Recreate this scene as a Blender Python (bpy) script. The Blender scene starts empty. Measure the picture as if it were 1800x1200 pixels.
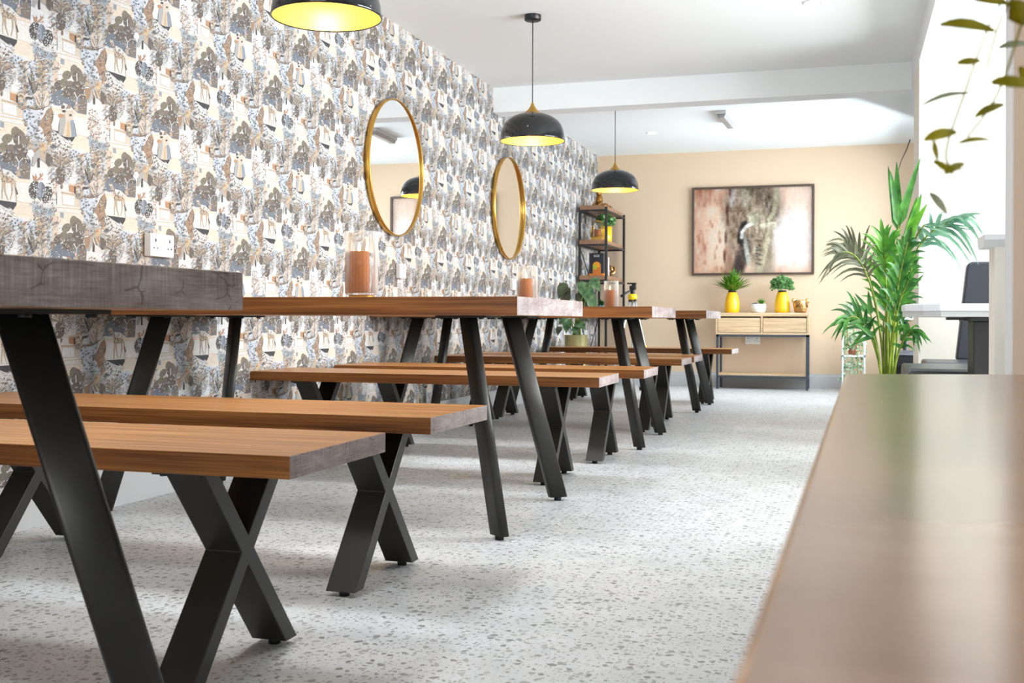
import bpy, bmesh, math, random
from mathutils import Vector, Matrix
PI = math.pi
SC = bpy.context.scene
COL = SC.collection

# ---------------------------------------------------------------- camera
F_PX, YAW, HORIZON, ROLL, EYE = 1912.0, 0.2999, 561.3, 0.0033, 0.69
cy_, sy_ = math.cos(YAW), math.sin(YAW)
cr_, sr_ = math.cos(ROLL), math.sin(ROLL)
cam_data = bpy.data.cameras.new('camera')
cam = bpy.data.objects.new('camera', cam_data)
COL.objects.link(cam)
R0, U0, D0 = Vector((cy_, sy_, 0)), Vector((0, 0, 1)), Vector((-sy_, cy_, 0))
R1 = R0*cr_ + U0*sr_
U1 = U0*cr_ - R0*sr_
m = Matrix.Identity(4)
for i in range(3):
    m[i][0] = R1[i]; m[i][1] = U1[i]; m[i][2] = -D0[i]
m[0][3], m[1][3], m[2][3] = 0, 0, EYE
cam.matrix_world = m
cam_data.sensor_width = 36.0
cam_data.lens = F_PX/1800*36
cam_data.shift_y = -(600-HORIZON)/1800
cam_data.clip_start = 0.02
cam_data.dof.use_dof = True
cam_data.dof.focus_distance = 3.6
cam_data.dof.aperture_fstop = 10.0
SC.camera = cam

# ---------------------------------------------------------------- world, daylight, exposure
world = bpy.data.worlds.new('world'); SC.world = world
world.use_nodes = True
bgn = world.node_tree.nodes['Background']
bgn.inputs[0].default_value = (0.93, 0.97, 1.0, 1)
bgn.inputs[1].default_value = 1.6

def area(name, loc, rot, sx, sy, power, color=(1, 1, 1), spread=PI):
    l = bpy.data.lights.new(name, 'AREA'); l.shape = 'RECTANGLE'
    l.size, l.size_y, l.energy, l.color = sx, sy, power, color
    l.spread = spread
    o = bpy.data.objects.new(name, l); COL.objects.link(o)
    o.location = loc; o.rotation_euler = rot
    return o
# daylight entering through the windows (each lamp stands outside its pane)
DAY = (0.90, 0.962, 1.0)
area('daylight_bay', (2.95, 5.1, 1.50), (0, PI/2+.32, 0), 1.7, 3.4, 300, DAY)
area('daylight_back', (1.02, 10.0, 1.30), (0, PI/2-.34, -.45), 1.9, 2.6, 118, (.78, .905, 1.0))
area('daylight_front', (-0.6, -2.95, 1.1), (PI/2+.85, 0, 0), 3.4, 1.4, 75, DAY)

vs = SC.view_settings
vs.view_transform = 'Standard'; vs.look = 'None'; vs.gamma = 1.0
vs.use_curve_mapping = False
vs.exposure = 0.88
SC.cycles.use_denoising = True
SC.cycles.max_bounces = 10
SC.cycles.diffuse_bounces = 6
SC.cycles.transparent_max_bounces = 16
SC.cycles.sample_clamp_indirect = 6.0
SC.cycles.caustics_reflective = False
SC.cycles.caustics_refractive = False

# ---------------------------------------------------------------- photo point -> place in the room
def ray(px, py):
    U, V = px-900, py-HORIZON
    u = U*cr_+V*sr_; v = -U*sr_+V*cr_
    r, up = u/F_PX, -v/F_PX
    return Vector((r*cy_-sy_, r*sy_+cy_, up))
def atY(px, py, Y):
    k = ray(px, py); t = Y/k.y
    return Vector((k.x*t, Y, EYE+k.z*t))
def atX(px, py, X):
    k = ray(px, py); t = X/k.x
    return Vector((X, k.y*t, EYE+k.z*t))
def atZ(px, py, Z):
    k = ray(px, py); t = (Z-EYE)/k.z
    return Vector((k.x*t, k.y*t, Z))
def atD(px, py, d):
    k = ray(px, py)
    return Vector((k.x*d, k.y*d, EYE+k.z*d))

def srgb(r, g, b):
    f = lambda c: c/12.92 if c <= 0.04045 else ((c+0.055)/1.055)**2.4
    return (f(r), f(g), f(b), 1.0)

# ---------------------------------------------------------------- materials
def nt(name):
    mt = bpy.data.materials.new(name); mt.use_nodes = True
    t = mt.node_tree
    return mt, t, t.nodes['Principled BSDF']
def node(t, typ, **kw):
    n = t.nodes.new(typ)
    for k, v in kw.items():
        if k.startswith('i_'):
            key = k[2:]
            n.inputs[int(key) if key.isdigit() else key.replace('_', ' ')].default_value = v
        else: setattr(n, k, v)
    return n
def simple(name, col, rough=0.5, metal=0.0, spec=0.5, emit=None, estr=0.0, bump=0.0, bscale=60.0, vary=0.0):
    mt, t, b = nt(name)
    b.inputs['Base Color'].default_value = col
    b.inputs['Roughness'].default_value = rough
    b.inputs['Metallic'].default_value = metal
    b.inputs['Specular IOR Level'].default_value = spec
    if emit:
        b.inputs['Emission Color'].default_value = emit
        b.inputs['Emission Strength'].default_value = estr
    if bump or vary:
        tc = node(t, 'ShaderNodeTexCoord')
        nz = node(t, 'ShaderNodeTexNoise', i_Scale=bscale, i_Detail=4.0)
        t.links.new(tc.outputs['Object'], nz.inputs['Vector'])
        if bump:
            bp = node(t, 'ShaderNodeBump', i_Strength=bump, i_Distance=0.002)
            t.links.new(nz.outputs['Fac'], bp.inputs['Height'])
            t.links.new(bp.outputs['Normal'], b.inputs['Normal'])
        if vary:
            mx = node(t, 'ShaderNodeMix', data_type='RGBA')
            mx.inputs['A'].default_value = tuple(c*(1-vary) for c in col[:3])+(1,)
            mx.inputs['B'].default_value = tuple(min(1, c*(1+vary)) for c in col[:3])+(1,)
            t.links.new(nz.outputs['Fac'], mx.inputs['Factor'])
            t.links.new(mx.outputs['Result'], b.inputs['Base Color'])
    return mt
def ramp(t, pts):
    r = node(t, 'ShaderNodeValToRGB')
    e = r.color_ramp.elements
    while len(e) < len(pts): e.new(0.5)
    for el, (p, c) in zip(e, pts): el.position = p; el.color = c
    return r
def wood(name, dark, mid, light, axis=0, stretch=(1.2, 62, 62), rough=0.42, fine=9.0, spec=0.4):
    """long grain running along one axis"""
    mt, t, b = nt(name)
    tc = node(t, 'ShaderNodeTexCoord')
    oi = node(t, 'ShaderNodeObjectInfo')
    add = node(t, 'ShaderNodeVectorMath', operation='ADD')
    sclr = node(t, 'ShaderNodeVectorMath', operation='SCALE')
    comb = node(t, 'ShaderNodeCombineXYZ', i_0=7.0, i_1=13.0, i_2=5.0)
    t.links.new(comb.outputs[0], sclr.inputs[0]); t.links.new(oi.outputs['Random'], sclr.inputs['Scale'])
    t.links.new(tc.outputs['Object'], add.inputs[0]); t.links.new(sclr.outputs[0], add.inputs[1])
    mp = node(t, 'ShaderNodeMapping')
    s = [stretch[1]]*3; s[axis] = stretch[0]
    mp.inputs['Scale'].default_value = s
    t.links.new(add.outputs[0], mp.inputs['Vector'])
    n1 = node(t, 'ShaderNodeTexNoise', i_Scale=1.0, i_Detail=3.0, i_Roughness=0.6, i_Distortion=0.25)
    t.links.new(mp.outputs[0], n1.inputs['Vector'])
    mp2 = node(t, 'ShaderNodeMapping'); s2 = [stretch[1]*fine*0.55]*3; s2[axis] = stretch[0]*3
    mp2.inputs['Scale'].default_value = s2
    t.links.new(add.outputs[0], mp2.inputs['Vector'])
    n2 = node(t, 'ShaderNodeTexNoise', i_Scale=1.0, i_Detail=2.0)
    t.links.new(mp2.outputs[0], n2.inputs['Vector'])
    mix = node(t, 'ShaderNodeMix', data_type='FLOAT'); mix.inputs[0].default_value = 0.38
    t.links.new(n1.outputs['Fac'], mix.inputs[2]); t.links.new(n2.outputs['Fac'], mix.inputs[3])
    rp = ramp(t, [(0.33, dark), (0.5, mid), (0.66, light)])
    t.links.new(mix.outputs[0], rp.inputs[0])
    t.links.new(rp.outputs[0], b.inputs['Base Color'])
    b.inputs['Roughness'].default_value = rough
    b.inputs['Specular IOR Level'].default_value = spec
    bp = node(t, 'ShaderNodeBump', i_Strength=0.12, i_Distance=0.001)
    t.links.new(mix.outputs[0], bp.inputs['Height']); t.links.new(bp.outputs['Normal'], b.inputs['Normal'])
    return mt
def endgrain(name, dark, mid, light):
    """sawn end grain: fine vertical saw marks, faint rings and a few dark splits"""
    mt, t, b = nt(name)
    tc = node(t, 'ShaderNodeTexCoord')
    def mapped(sc):
        mp = node(t, 'ShaderNodeMapping'); mp.inputs['Scale'].default_value = sc
        t.links.new(tc.outputs['Object'], mp.inputs['Vector']); return mp
    saw = node(t, 'ShaderNodeTexNoise', i_Scale=1.0, i_Detail=2.0); t.links.new(mapped((1, 420, 14)).outputs[0], saw.inputs['Vector'])
    hz = node(t, 'ShaderNodeTexNoise', i_Scale=1.0, i_Detail=3.0); t.links.new(mapped((1, 24, 330)).outputs[0], hz.inputs['Vector'])
    big = node(t, 'ShaderNodeTexNoise', i_Scale=1.0, i_Detail=2.0); t.links.new(mapped((1, 7, 18)).outputs[0], big.inputs['Vector'])
    a = node(t, 'ShaderNodeMix', data_type='FLOAT'); a.inputs[0].default_value = 0.45
    t.links.new(saw.outputs['Fac'], a.inputs[2]); t.links.new(hz.outputs['Fac'], a.inputs[3])
    a2 = node(t, 'ShaderNodeMix', data_type='FLOAT'); a2.inputs[0].default_value = 0.35
    t.links.new(a.outputs[0], a2.inputs[2]); t.links.new(big.outputs['Fac'], a2.inputs[3])
    rp = ramp(t, [(0.36, dark), (0.5, mid), (0.64, light)])
    t.links.new(a2.outputs[0], rp.inputs[0])
    vr = node(t, 'ShaderNodeTexVoronoi', feature='DISTANCE_TO_EDGE', i_Scale=1.0)
    dist = node(t, 'ShaderNodeTexNoise', i_Scale=9.0, i_Detail=3.0); t.links.new(tc.outputs['Object'], dist.inputs['Vector'])
    ad = node(t, 'ShaderNodeVectorMath', operation='ADD')
    t.links.new(mapped((1, 11, 17)).outputs[0], ad.inputs[0]); t.links.new(dist.outputs['Color'], ad.inputs[1])
    t.links.new(ad.outputs[0], vr.inputs['Vector'])
    lt = node(t, 'ShaderNodeMath', operation='LESS_THAN', i_1=0.018)
    t.links.new(vr.outputs['Distance'], lt.inputs[0])
    nm = node(t, 'ShaderNodeTexNoise', i_Scale=14.0); t.links.new(tc.outputs['Object'], nm.inputs['Vector'])
    gt = node(t, 'ShaderNodeMath', operation='GREATER_THAN', i_1=0.56); t.links.new(nm.outputs['Fac'], gt.inputs[0])
    ml = node(t, 'ShaderNodeMath', operation='MULTIPLY'); t.links.new(lt.outputs[0], ml.inputs[0]); t.links.new(gt.outputs[0], ml.inputs[1])
    m2 = node(t, 'ShaderNodeMath', operation='MULTIPLY', i_1=0.6); t.links.new(ml.outputs[0], m2.inputs[0])
    mx = node(t, 'ShaderNodeMix', data_type='RGBA'); mx.inputs['B'].default_value = srgb(.28, .22, .2)
    t.links.new(m2.outputs[0], mx.inputs['Factor']); t.links.new(rp.outputs[0], mx.inputs['A'])
    t.links.new(mx.outputs['Result'], b.inputs['Base Color'])
    b.inputs['Roughness'].default_value = 0.55
    return mt
def printed(name, rough=0.6, speck=0.16, sscale=260.0):
    """flat print: colours stored on the faces, with a little paper grain"""
    mt, t, b = nt(name)
    at = node(t, 'ShaderNodeAttribute', attribute_name='Col')
    tc = node(t, 'ShaderNodeTexCoord')
    nz = node(t, 'ShaderNodeTexNoise', i_Scale=sscale, i_Detail=3.0)
    t.links.new(tc.outputs['Object'], nz.inputs['Vector'])
    mr = node(t, 'ShaderNodeMapRange'); mr.inputs[1].default_value = 0.3; mr.inputs[2].default_value = 0.7
    mr.inputs[3].default_value = 1-speck; mr.inputs[4].default_value = 1+speck
    t.links.new(nz.outputs['Fac'], mr.inputs[0])
    mu = node(t, 'ShaderNodeVectorMath', operation='SCALE')
    t.links.new(at.outputs['Color'], mu.inputs[0]); t.links.new(mr.outputs[0], mu.inputs['Scale'])
    t.links.new(mu.outputs[0], b.inputs['Base Color'])
    b.inputs['Roughness'].default_value = rough
    b.inputs['Specular IOR Level'].default_value = 0.25
    return mt
def terrazzo():
    mt, t, b = nt('terrazzo')
    tc = node(t, 'ShaderNodeTexCoord')
    wob = node(t, 'ShaderNodeTexNoise', i_Scale=38.0, i_Detail=2.0)
    t.links.new(tc.outputs['Object'], wob.inputs['Vector'])
    sub = node(t, 'ShaderNodeVectorMath', operation='SUBTRACT'); sub.inputs[1].default_value = (.5, .5, .5)
    t.links.new(wob.outputs['Color'], sub.inputs[0])
    scw = node(t, 'ShaderNodeVectorMath', operation='SCALE'); scw.inputs['Scale'].default_value = 0.02
    t.links.new(sub.outputs[0], scw.inputs[0])
    ad = node(t, 'ShaderNodeVectorMath', operation='ADD')
    t.links.new(tc.outputs['Object'], ad.inputs[0]); t.links.new(scw.outputs[0], ad.inputs[1])
    cloud = node(t, 'ShaderNodeTexNoise', i_Scale=7.0, i_Detail=3.0)
    t.links.new(tc.outputs['Object'], cloud.inputs['Vector'])
    base = ramp(t, [(0.3, srgb(.79, .80, .80)), (0.7, srgb(.85, .855, .86))])
    t.links.new(cloud.outputs['Fac'], base.inputs[0])
    cur = base.outputs[0]
    for scl, thr, amt, cols in ((150, .26, .5, ((.61, .61, .61), (.80, .80, .80))),
                                (92, .29, .85, ((.49, .49, .49), (.78, .78, .78))),
                                (46, .26, .88, ((.45, .45, .445), (.69, .69, .685)))):
        v = node(t, 'ShaderNodeTexVoronoi', feature='F1', i_Scale=float(scl), i_Randomness=1.0, voronoi_dimensions='2D')
        mpp = node(t, 'ShaderNodeMapping'); mpp.inputs['Location'].default_value = (scl*.137, scl*.071, 0)
        t.links.new(ad.outputs[0], mpp.inputs['Vector']); t.links.new(mpp.outputs[0], v.inputs['Vector'])
        sp = node(t, 'ShaderNodeSeparateColor'); t.links.new(v.outputs['Color'], sp.inputs[0])
        # each chip has its own size: threshold = thr * random
        th = node(t, 'ShaderNodeMapRange'); th.inputs[1].default_value = .35; th.inputs[2].default_value = 1
        th.inputs[3].default_value = 0.0; th.inputs[4].default_value = thr*1.6
        t.links.new(sp.outputs[0], th.inputs[0])
        lt = node(t, 'ShaderNodeMath', operation='LESS_THAN')
        t.links.new(v.outputs['Distance'], lt.inputs[0]); t.links.new(th.outputs[0], lt.inputs[1])
        am = node(t, 'ShaderNodeMath', operation='MULTIPLY', i_1=amt); t.links.new(lt.outputs[0], am.inputs[0])
        cr = ramp(t, [(0.0, srgb(*cols[0])), (1.0, srgb(*cols[1]))])
        t.links.new(sp.outputs[1], cr.inputs[0])
        mx = node(t, 'ShaderNodeMix', data_type='RGBA')
        t.links.new(am.outputs[0], mx.inputs['Factor']); t.links.new(cur, mx.inputs['A']); t.links.new(cr.outputs[0], mx.inputs['B'])
        cur = mx.outputs['Result']
    t.links.new(cur, b.inputs['Base Color'])
    b.inputs['Roughness'].default_value = 0.42
    b.inputs['Specular IOR Level'].default_value = 0.35
    return mt
def glass(name, tint=(1, 1, 1, 1), gloss=0.12, rough=0.02, milky=0.0, ior=1.45):
    mt, t, b = nt(name)
    t.nodes.remove(b)
    out = t.nodes['Material Output']
    tr = node(t, 'ShaderNodeBsdfTransparent'); tr.inputs[0].default_value = tint
    gl = node(t, 'ShaderNodeBsdfGlossy'); gl.inputs['Roughness'].default_value = rough
    fr = node(t, 'ShaderNodeFresnel'); fr.inputs[0].default_value = ior
    mx = node(t, 'ShaderNodeMixShader')
    mn = node(t, 'ShaderNodeMath', operation='ADD', i_1=gloss*0.3); t.links.new(fr.outputs[0], mn.inputs[0])
    t.links.new(mn.outputs[0], mx.inputs[0]); t.links.new(tr.outputs[0], mx.inputs[1]); t.links.new(gl.outputs[0], mx.inputs[2])
    last = mx.outputs[0]
    if milky:
        df = node(t, 'ShaderNodeBsdfTranslucent'); df.inputs[0].default_value = (.95, .95, .95, 1)
        d2 = node(t, 'ShaderNodeBsdfDiffuse'); d2.inputs[0].default_value = (.95, .95, .95, 1)
        ma = node(t, 'ShaderNodeMixShader'); ma.inputs[0].default_value = .5
        t.links.new(df.outputs[0], ma.inputs[1]); t.links.new(d2.outputs[0], ma.inputs[2])
        m2 = node(t, 'ShaderNodeMixShader')
        lw = node(t, 'ShaderNodeLayerWeight', i_Blend=.5)
        pw = node(t, 'ShaderNodeMath', operation='POWER', i_1=1.6); t.links.new(lw.outputs['Facing'], pw.inputs[0])
        ma2 = node(t, 'ShaderNodeMath', operation='MULTIPLY_ADD', i_1=.75, i_2=milky*.35); t.links.new(pw.outputs[0], ma2.inputs[0])
        t.links.new(ma2.outputs[0], m2.inputs[0])
        t.links.new(last, m2.inputs[1]); t.links.new(ma.outputs[0], m2.inputs[2]); last = m2.outputs[0]
    t.links.new(last, out.inputs[0])
    return mt
def leafmat(name, dark, light, stripe=0.0, rough=0.4, scale=14.0):
    mt, t, b = nt(name)
    tc = node(t, 'ShaderNodeTexCoord')
    nz = node(t, 'ShaderNodeTexNoise', i_Scale=scale, i_Detail=3.0)
    t.links.new(tc.outputs['Object'], nz.inputs['Vector'])
    rp = ramp(t, [(0.35, dark), (0.68, light)])
    t.links.new(nz.outputs['Fac'], rp.inputs[0])
    t.links.new(rp.outputs[0], b.inputs['Base Color'])
    b.inputs['Roughness'].default_value = rough
    b.inputs['Subsurface Weight'].default_value = 0.0
    out = t.nodes['Material Output']
    tl = node(t, 'ShaderNodeBsdfTranslucent'); t.links.new(rp.outputs[0], tl.inputs[0])
    mx = node(t, 'ShaderNodeMixShader'); mx.inputs[0].default_value = 0.3
    t.links.new(b.outputs[0], mx.inputs[1]); t.links.new(tl.outputs[0], mx.inputs[2]); t.links.new(mx.outputs[0], out.inputs[0])
    return mt

M = {}
M['wood'] = wood('oak_top', srgb(.43, .25, .10), srgb(.645, .43, .215), srgb(.79, .575, .345), rough=0.36, spec=.4)
M['edge'] = wood('oak_edge_shaded', srgb(.31, .165, .05), srgb(.50, .295, .12), srgb(.63, .41, .20), rough=0.42, spec=.35)  # same oak, darkened: shade on the long sides put into the colour
M['end'] = endgrain('oak_end', srgb(.44, .37, .35), srgb(.625, .56, .545), srgb(.76, .715, .705))
M['steel'] = simple('gunmetal_legs', srgb(.235, .228, .215), rough=0.4, metal=0.65, spec=0.5)
M['blacksteel'] = simple('black_steel', srgb(.13, .13, .135), rough=0.45)
M['rubber'] = simple('rubber', srgb(.05, .05, .05), rough=0.7)
M['floor'] = terrazzo()
M['paper'] = printed('wallpaper')
M['white'] = simple('white_paint', srgb(.90, .90, .90), rough=0.75, spec=0.2)
M['ceil'] = simple('ceiling_paint', srgb(.935, .95, .955), rough=0.85, spec=0.15)
M['beige'] = simple('beige_paint', srgb(.86, .76, .65), rough=0.8, spec=0.15)
M['cream'] = simple('cream_paint', srgb(.93, .905, .86), rough=0.8, spec=0.15)
M['pinkbeige'] = simple('pier_paint', srgb(.82, .735, .655), rough=0.8, spec=0.15)
M['charcoal'] = simple('charcoal_paint', srgb(.27, .265, .26), rough=0.8, spec=0.15)
M['skirt'] = simple('skirting_grey', srgb(.735, .735, .735), rough=0.55, spec=0.3)
M['socket'] = simple('socket_white', srgb(.93, .925, .91), rough=0.35)
M['slot'] = simple('socket_slot', srgb(.12, .12, .12), rough=0.6)
M['gold'] = simple('brushed_gold', srgb(.80, .62, .30), rough=0.3, metal=0.85)
M['goldpaint'] = simple('gold_leaf_inside', srgb(.95, .76, .28), rough=0.4, metal=0.2)
M['bronze'] = simple('bronze_gold', srgb(.62, .44, .20), rough=0.32, metal=0.8, bump=0.5, bscale=70)
M['tigergold'] = simple('polished_gold', srgb(.84, .66, .42), rough=0.22, metal=0.85, bump=0.6, bscale=90)
M['gloss'] = simple('black_gloss', srgb(.10, .105, .115), rough=0.06, spec=0.7)
M['mirror'] = simple('mirror_glass', (.93, .93, .93, 1), rough=0.0, metal=1.0)
M['bulb'] = simple('lit_bulb', (1, .9, .7, 1), emit=(1, .86, .55, 1), estr=14)
M['led'] = simple('lit_led', (1, 1, 1, 1), emit=(1, .98, .95, 1), estr=9)
M['flame'] = simple('flame', (1, .8, .3, 1), emit=(1, .72, .25, 1), estr=12)
M['amber'] = simple('amber_wax', srgb(.62, .345, .085), rough=0.6, spec=.2, emit=(1, .32, .03, 1), estr=0.04)
M['ribbed'] = glass('fluted_glass', gloss=0.0, rough=0.1, milky=0.17, ior=1.25)
M['pane'] = glass('window_glass')
M['clear'] = glass('clear_glass', gloss=0.2)
M['yellow'] = simple('yellow_glaze', srgb(.95, .74, .10), rough=0.18)
M['whiteglaze'] = simple('white_glaze', srgb(.93, .92, .91), rough=0.25)
M['soil'] = simple('dark_soil', srgb(.16, .13, .11), rough=0.95)
M['consolewood'] = wood('pale_oak', srgb(.70, .57, .43), srgb(.80, .68, .53), srgb(.87, .77, .63), stretch=(2.5, 60, 60))
M['rackwood'] = wood('rack_board', srgb(.50, .36, .27), srgb(.58, .43, .33), srgb(.66, .51, .40), axis=1, stretch=(2.5, 60, 60))
M['bluesteel'] = simple('slate_steel', srgb(.235, .265, .305), rough=0.4, metal=0.2)
M['leather'] = simple('dark_leather', srgb(.215, .22, .255), rough=0.36, bump=0.35, bscale=140)
M['tablewhite'] = simple('white_laminate', srgb(.90, .92, .94), rough=0.3)
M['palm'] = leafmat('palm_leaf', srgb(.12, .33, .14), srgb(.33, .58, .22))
M['palm_pale'] = leafmat('palm_leaf_pale', srgb(.25, .52, .15), srgb(.48, .74, .25))  # paler green copy of the palm leaf
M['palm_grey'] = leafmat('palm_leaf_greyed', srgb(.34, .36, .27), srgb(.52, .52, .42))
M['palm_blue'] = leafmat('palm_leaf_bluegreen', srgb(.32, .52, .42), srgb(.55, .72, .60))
M['stem'] = leafmat('palm_stem', srgb(.42, .52, .16), srgb(.66, .72, .28))
M['olive'] = leafmat('olive_leaf', srgb(.42, .40, .03), srgb(.58, .54, .10), scale=30)
M['greyleaf'] = leafmat('grey_green_leaf', srgb(.50, .53, .42), srgb(.62, .64, .52), scale=30)
M['grass'] = leafmat('grass_blade', srgb(.07, .30, .11), srgb(.50, .70, .18), scale=22)
M['bush'] = leafmat('bush_leaf', srgb(.13, .38, .17), srgb(.62, .80, .52), scale=55)
M['calathea'] = leafmat('calathea_leaf', srgb(.22, .40, .25), srgb(.50, .65, .47), scale=24)
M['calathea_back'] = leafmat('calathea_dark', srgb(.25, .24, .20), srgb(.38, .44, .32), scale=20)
M['ivy'] = leafmat('variegated_leaf', srgb(.35, .58, .36), srgb(.88, .93, .84), scale=30)
M['succulent'] = leafmat('succulent_leaf', srgb(.16, .42, .12), srgb(.45, .70, .22), scale=40)
M['slateleaf'] = leafmat('slate_succulent', srgb(.25, .25, .32), srgb(.45, .45, .52), scale=40)
M['terracotta'] = simple('terracotta', srgb(.66, .40, .30), rough=0.8)
M['potgold'] = simple('satin_brass_pot', srgb(.66, .62, .44), rough=0.33, metal=0.7)
M['teal'] = simple('teal_pot', srgb(.42, .60, .66), rough=0.4)
M['brownwood'] = simple('walnut_frame', srgb(.30, .235, .19), rough=0.5, vary=0.25, bscale=90)
M['ycap'] = simple('yellow_plastic', srgb(.97, .82, .10), rough=0.35)
M['alu'] = simple('aluminium', srgb(.86, .86, .87), rough=0.3, metal=0.5)
M['plastic'] = simple('black_plastic', srgb(.09, .09, .095), rough=0.4)
M['boxblue'] = simple('dark_card', srgb(.12, .135, .17), rough=0.45)
M['boxorange'] = simple('orange_print', srgb(.86, .50, .18), rough=0.5)
M['boxamber'] = simple('amber_print', srgb(.97, .66, .10), rough=0.5)
M['boxlime'] = simple('lime_print', srgb(.72, .76, .16), rough=0.5)
M['candlewhite'] = simple('white_wax', srgb(.90, .87, .87), rough=0.5)
M['fitting'] = simple('fitting_grey', srgb(.80, .80, .80), rough=0.4)
M['fittinglens'] = simple('fitting_lens', srgb(.62, .62, .62), rough=0.25)
M['vine'] = simple('brown_vine', srgb(.34, .27, .22), rough=0.7)
M['foreground'] = wood('waxed_board', srgb(.54, .375, .255), srgb(.61, .44, .31), srgb(.66, .495, .365), axis=0, stretch=(3.5, 9, 9), rough=0.2, fine=3, spec=.6)

# ---------------------------------------------------------------- mesh helpers
class MB:
    def __init__(s): s.v = []; s.f = []; s.mi = []; s.sm = []
    def add(s, vs, fs, mi=0, sm=False):
        o = len(s.v); s.v += [tuple(v) for v in vs]
        for f in fs: s.f.append([o+i for i in f]); s.mi.append(mi); s.sm.append(sm)
        return s
    def box(s, a, b, mi=0, endmi=None):
        x0, y0, z0 = a; x1, y1, z1 = b
        vs = [(x0, y0, z0), (x1, y0, z0), (x1, y1, z0), (x0, y1, z0), (x0, y0, z1), (x1, y0, z1), (x1, y1, z1), (x0, y1, z1)]
        fs = [(0, 3, 2, 1), (4, 5, 6, 7), (0, 1, 5, 4), (2, 3, 7, 6)]
        s.add(vs, fs, mi); s.add(vs, [(1, 2, 6, 5), (3, 0, 4, 7)], mi if endmi is None else endmi)
        return s
    def plank(s, a, b):
        x0, y0, z0 = a; x1, y1, z1 = b
        vs = [(x0, y0, z0), (x1, y0, z0), (x1, y1, z0), (x0, y1, z0), (x0, y0, z1), (x1, y0, z1), (x1, y1, z1), (x0, y1, z1)]
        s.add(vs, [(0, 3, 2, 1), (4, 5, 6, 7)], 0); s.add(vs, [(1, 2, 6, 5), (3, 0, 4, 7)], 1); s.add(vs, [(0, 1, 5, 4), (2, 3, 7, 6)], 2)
        return s
    def prism(s, poly, axis, a, b, mi=0, capmi=None):
        """extrude a 2D outline along an axis (0: yz outline, 1: xz, 2: xy)"""
        n = len(poly)
        P = lambda q, h: (h, q[0], q[1]) if axis == 0 else ((q[0], h, q[1]) if axis == 1 else (q[0], q[1], h))
        vs = [P(q, a) for q in poly]+[P(q, b) for q in poly]
        s.add(vs, [(i, (i+1) % n, n+(i+1) % n, n+i) for i in range(n)], mi)
        s.add(vs, [tuple(range(n))[::-1], tuple(range(n, 2*n))], mi if capmi is None else capmi)
        return s
    def hull(s, lo, hi, mi=0, sm=False):
        """loft two rings of equal length, capped"""
        n = len(lo); vs = list(lo)+list(hi)
        s.add(vs, [(i, (i+1) % n, n+(i+1) % n, n+i) for i in range(n)], mi, sm)
        s.add(vs, [tuple(range(n))[::-1], tuple(range(n, 2*n))], mi)
        return s
    def lathe(s, prof, n=32, c=(0, 0, 0), axis='z', mi=0, sm=True, ribs=0, rib=0.0):
        vs = []; fs = []
        for r, h in prof:
            for i in range(n):
                a = 2*PI*i/n; rr = r*(1+rib*math.cos(ribs*a)) if ribs else r
                x, y = rr*math.cos(a), rr*math.sin(a)
                vs.append((c[0]+x, c[1]+y, c[2]+h) if axis == 'z' else ((c[0]+h, c[1]+x, c[2]+y) if axis == 'x' else (c[0]+x, c[1]+h, c[2]+y)))
        for j in range(len(prof)-1):
            for i in range(n):
                fs.append((j*n+i, j*n+(i+1) % n, (j+1)*n+(i+1) % n, (j+1)*n+i))
        s.add(vs, fs, mi, sm)
        return s
    def cyl(s, c, r, h, n=20, axis='z', mi=0, r2=None, sm=True):
        r2 = r if r2 is None else r2
        s.lathe([(0.0001, 0), (r, 0)], n, c, axis, mi, False)
        s.lathe([(r, 0), (r2, h)], n, c, axis, mi, sm)
        s.lathe([(r2, h), (0.0001, h)], n, c, axis, mi, False)
        return s
    def tube(s, pts, r, n=8, mi=0, r2=None, cap=True):
        pts = [Vector(p) for p in pts]; k = len(pts); vs = []; fs = []
        up = None
        for i, p in enumerate(pts):
            d = (pts[min(i+1, k-1)]-pts[max(i-1, 0)]).normalized()
            if up is None:
                up = Vector((0, 0, 1)) if abs(d.z) < 0.9 else Vector((1, 0, 0))
            a = d.cross(up).normalized(); up = a.cross(d).normalized()
            rr = r+(r2-r)*i/(k-1) if r2 is not None else r
            for q in range(n):
                t = 2*PI*q/n
                vs.append(p+(a*math.cos(t)+up*math.sin(t))*rr)
        for i in range(k-1):
            for q in range(n): fs.append((i*n+q, i*n+(q+1) % n, (i+1)*n+(q+1) % n, (i+1)*n+q))
        s.add(vs, fs, mi, True)
        if cap: s.add(vs[:n], [tuple(range(n))[::-1]], mi); s.add(vs[-n:], [tuple(range(n))], mi)
        return s
    def ball(s, c, r, n=16, mi=0, sc=(1, 1, 1), m=None):
        prof = []; k = max(6, n//2); vs = []; fs = []
        for j in range(k+1):
            a = -PI/2+PI*j/k
            for i in range(n):
                b = 2*PI*i/n
                p = Vector((math.cos(a)*math.cos(b)*sc[0], math.cos(a)*math.sin(b)*sc[1], math.sin(a)*sc[2]))*r
                if m: p = m @ p
                vs.append(Vector(c)+p)
        for j in range(k):
            for i in range(n): fs.append((j*n+i, j*n+(i+1) % n, (j+1)*n+(i+1) % n, (j+1)*n+i))
        s.add(vs, fs, mi, True)
        return s
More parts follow.
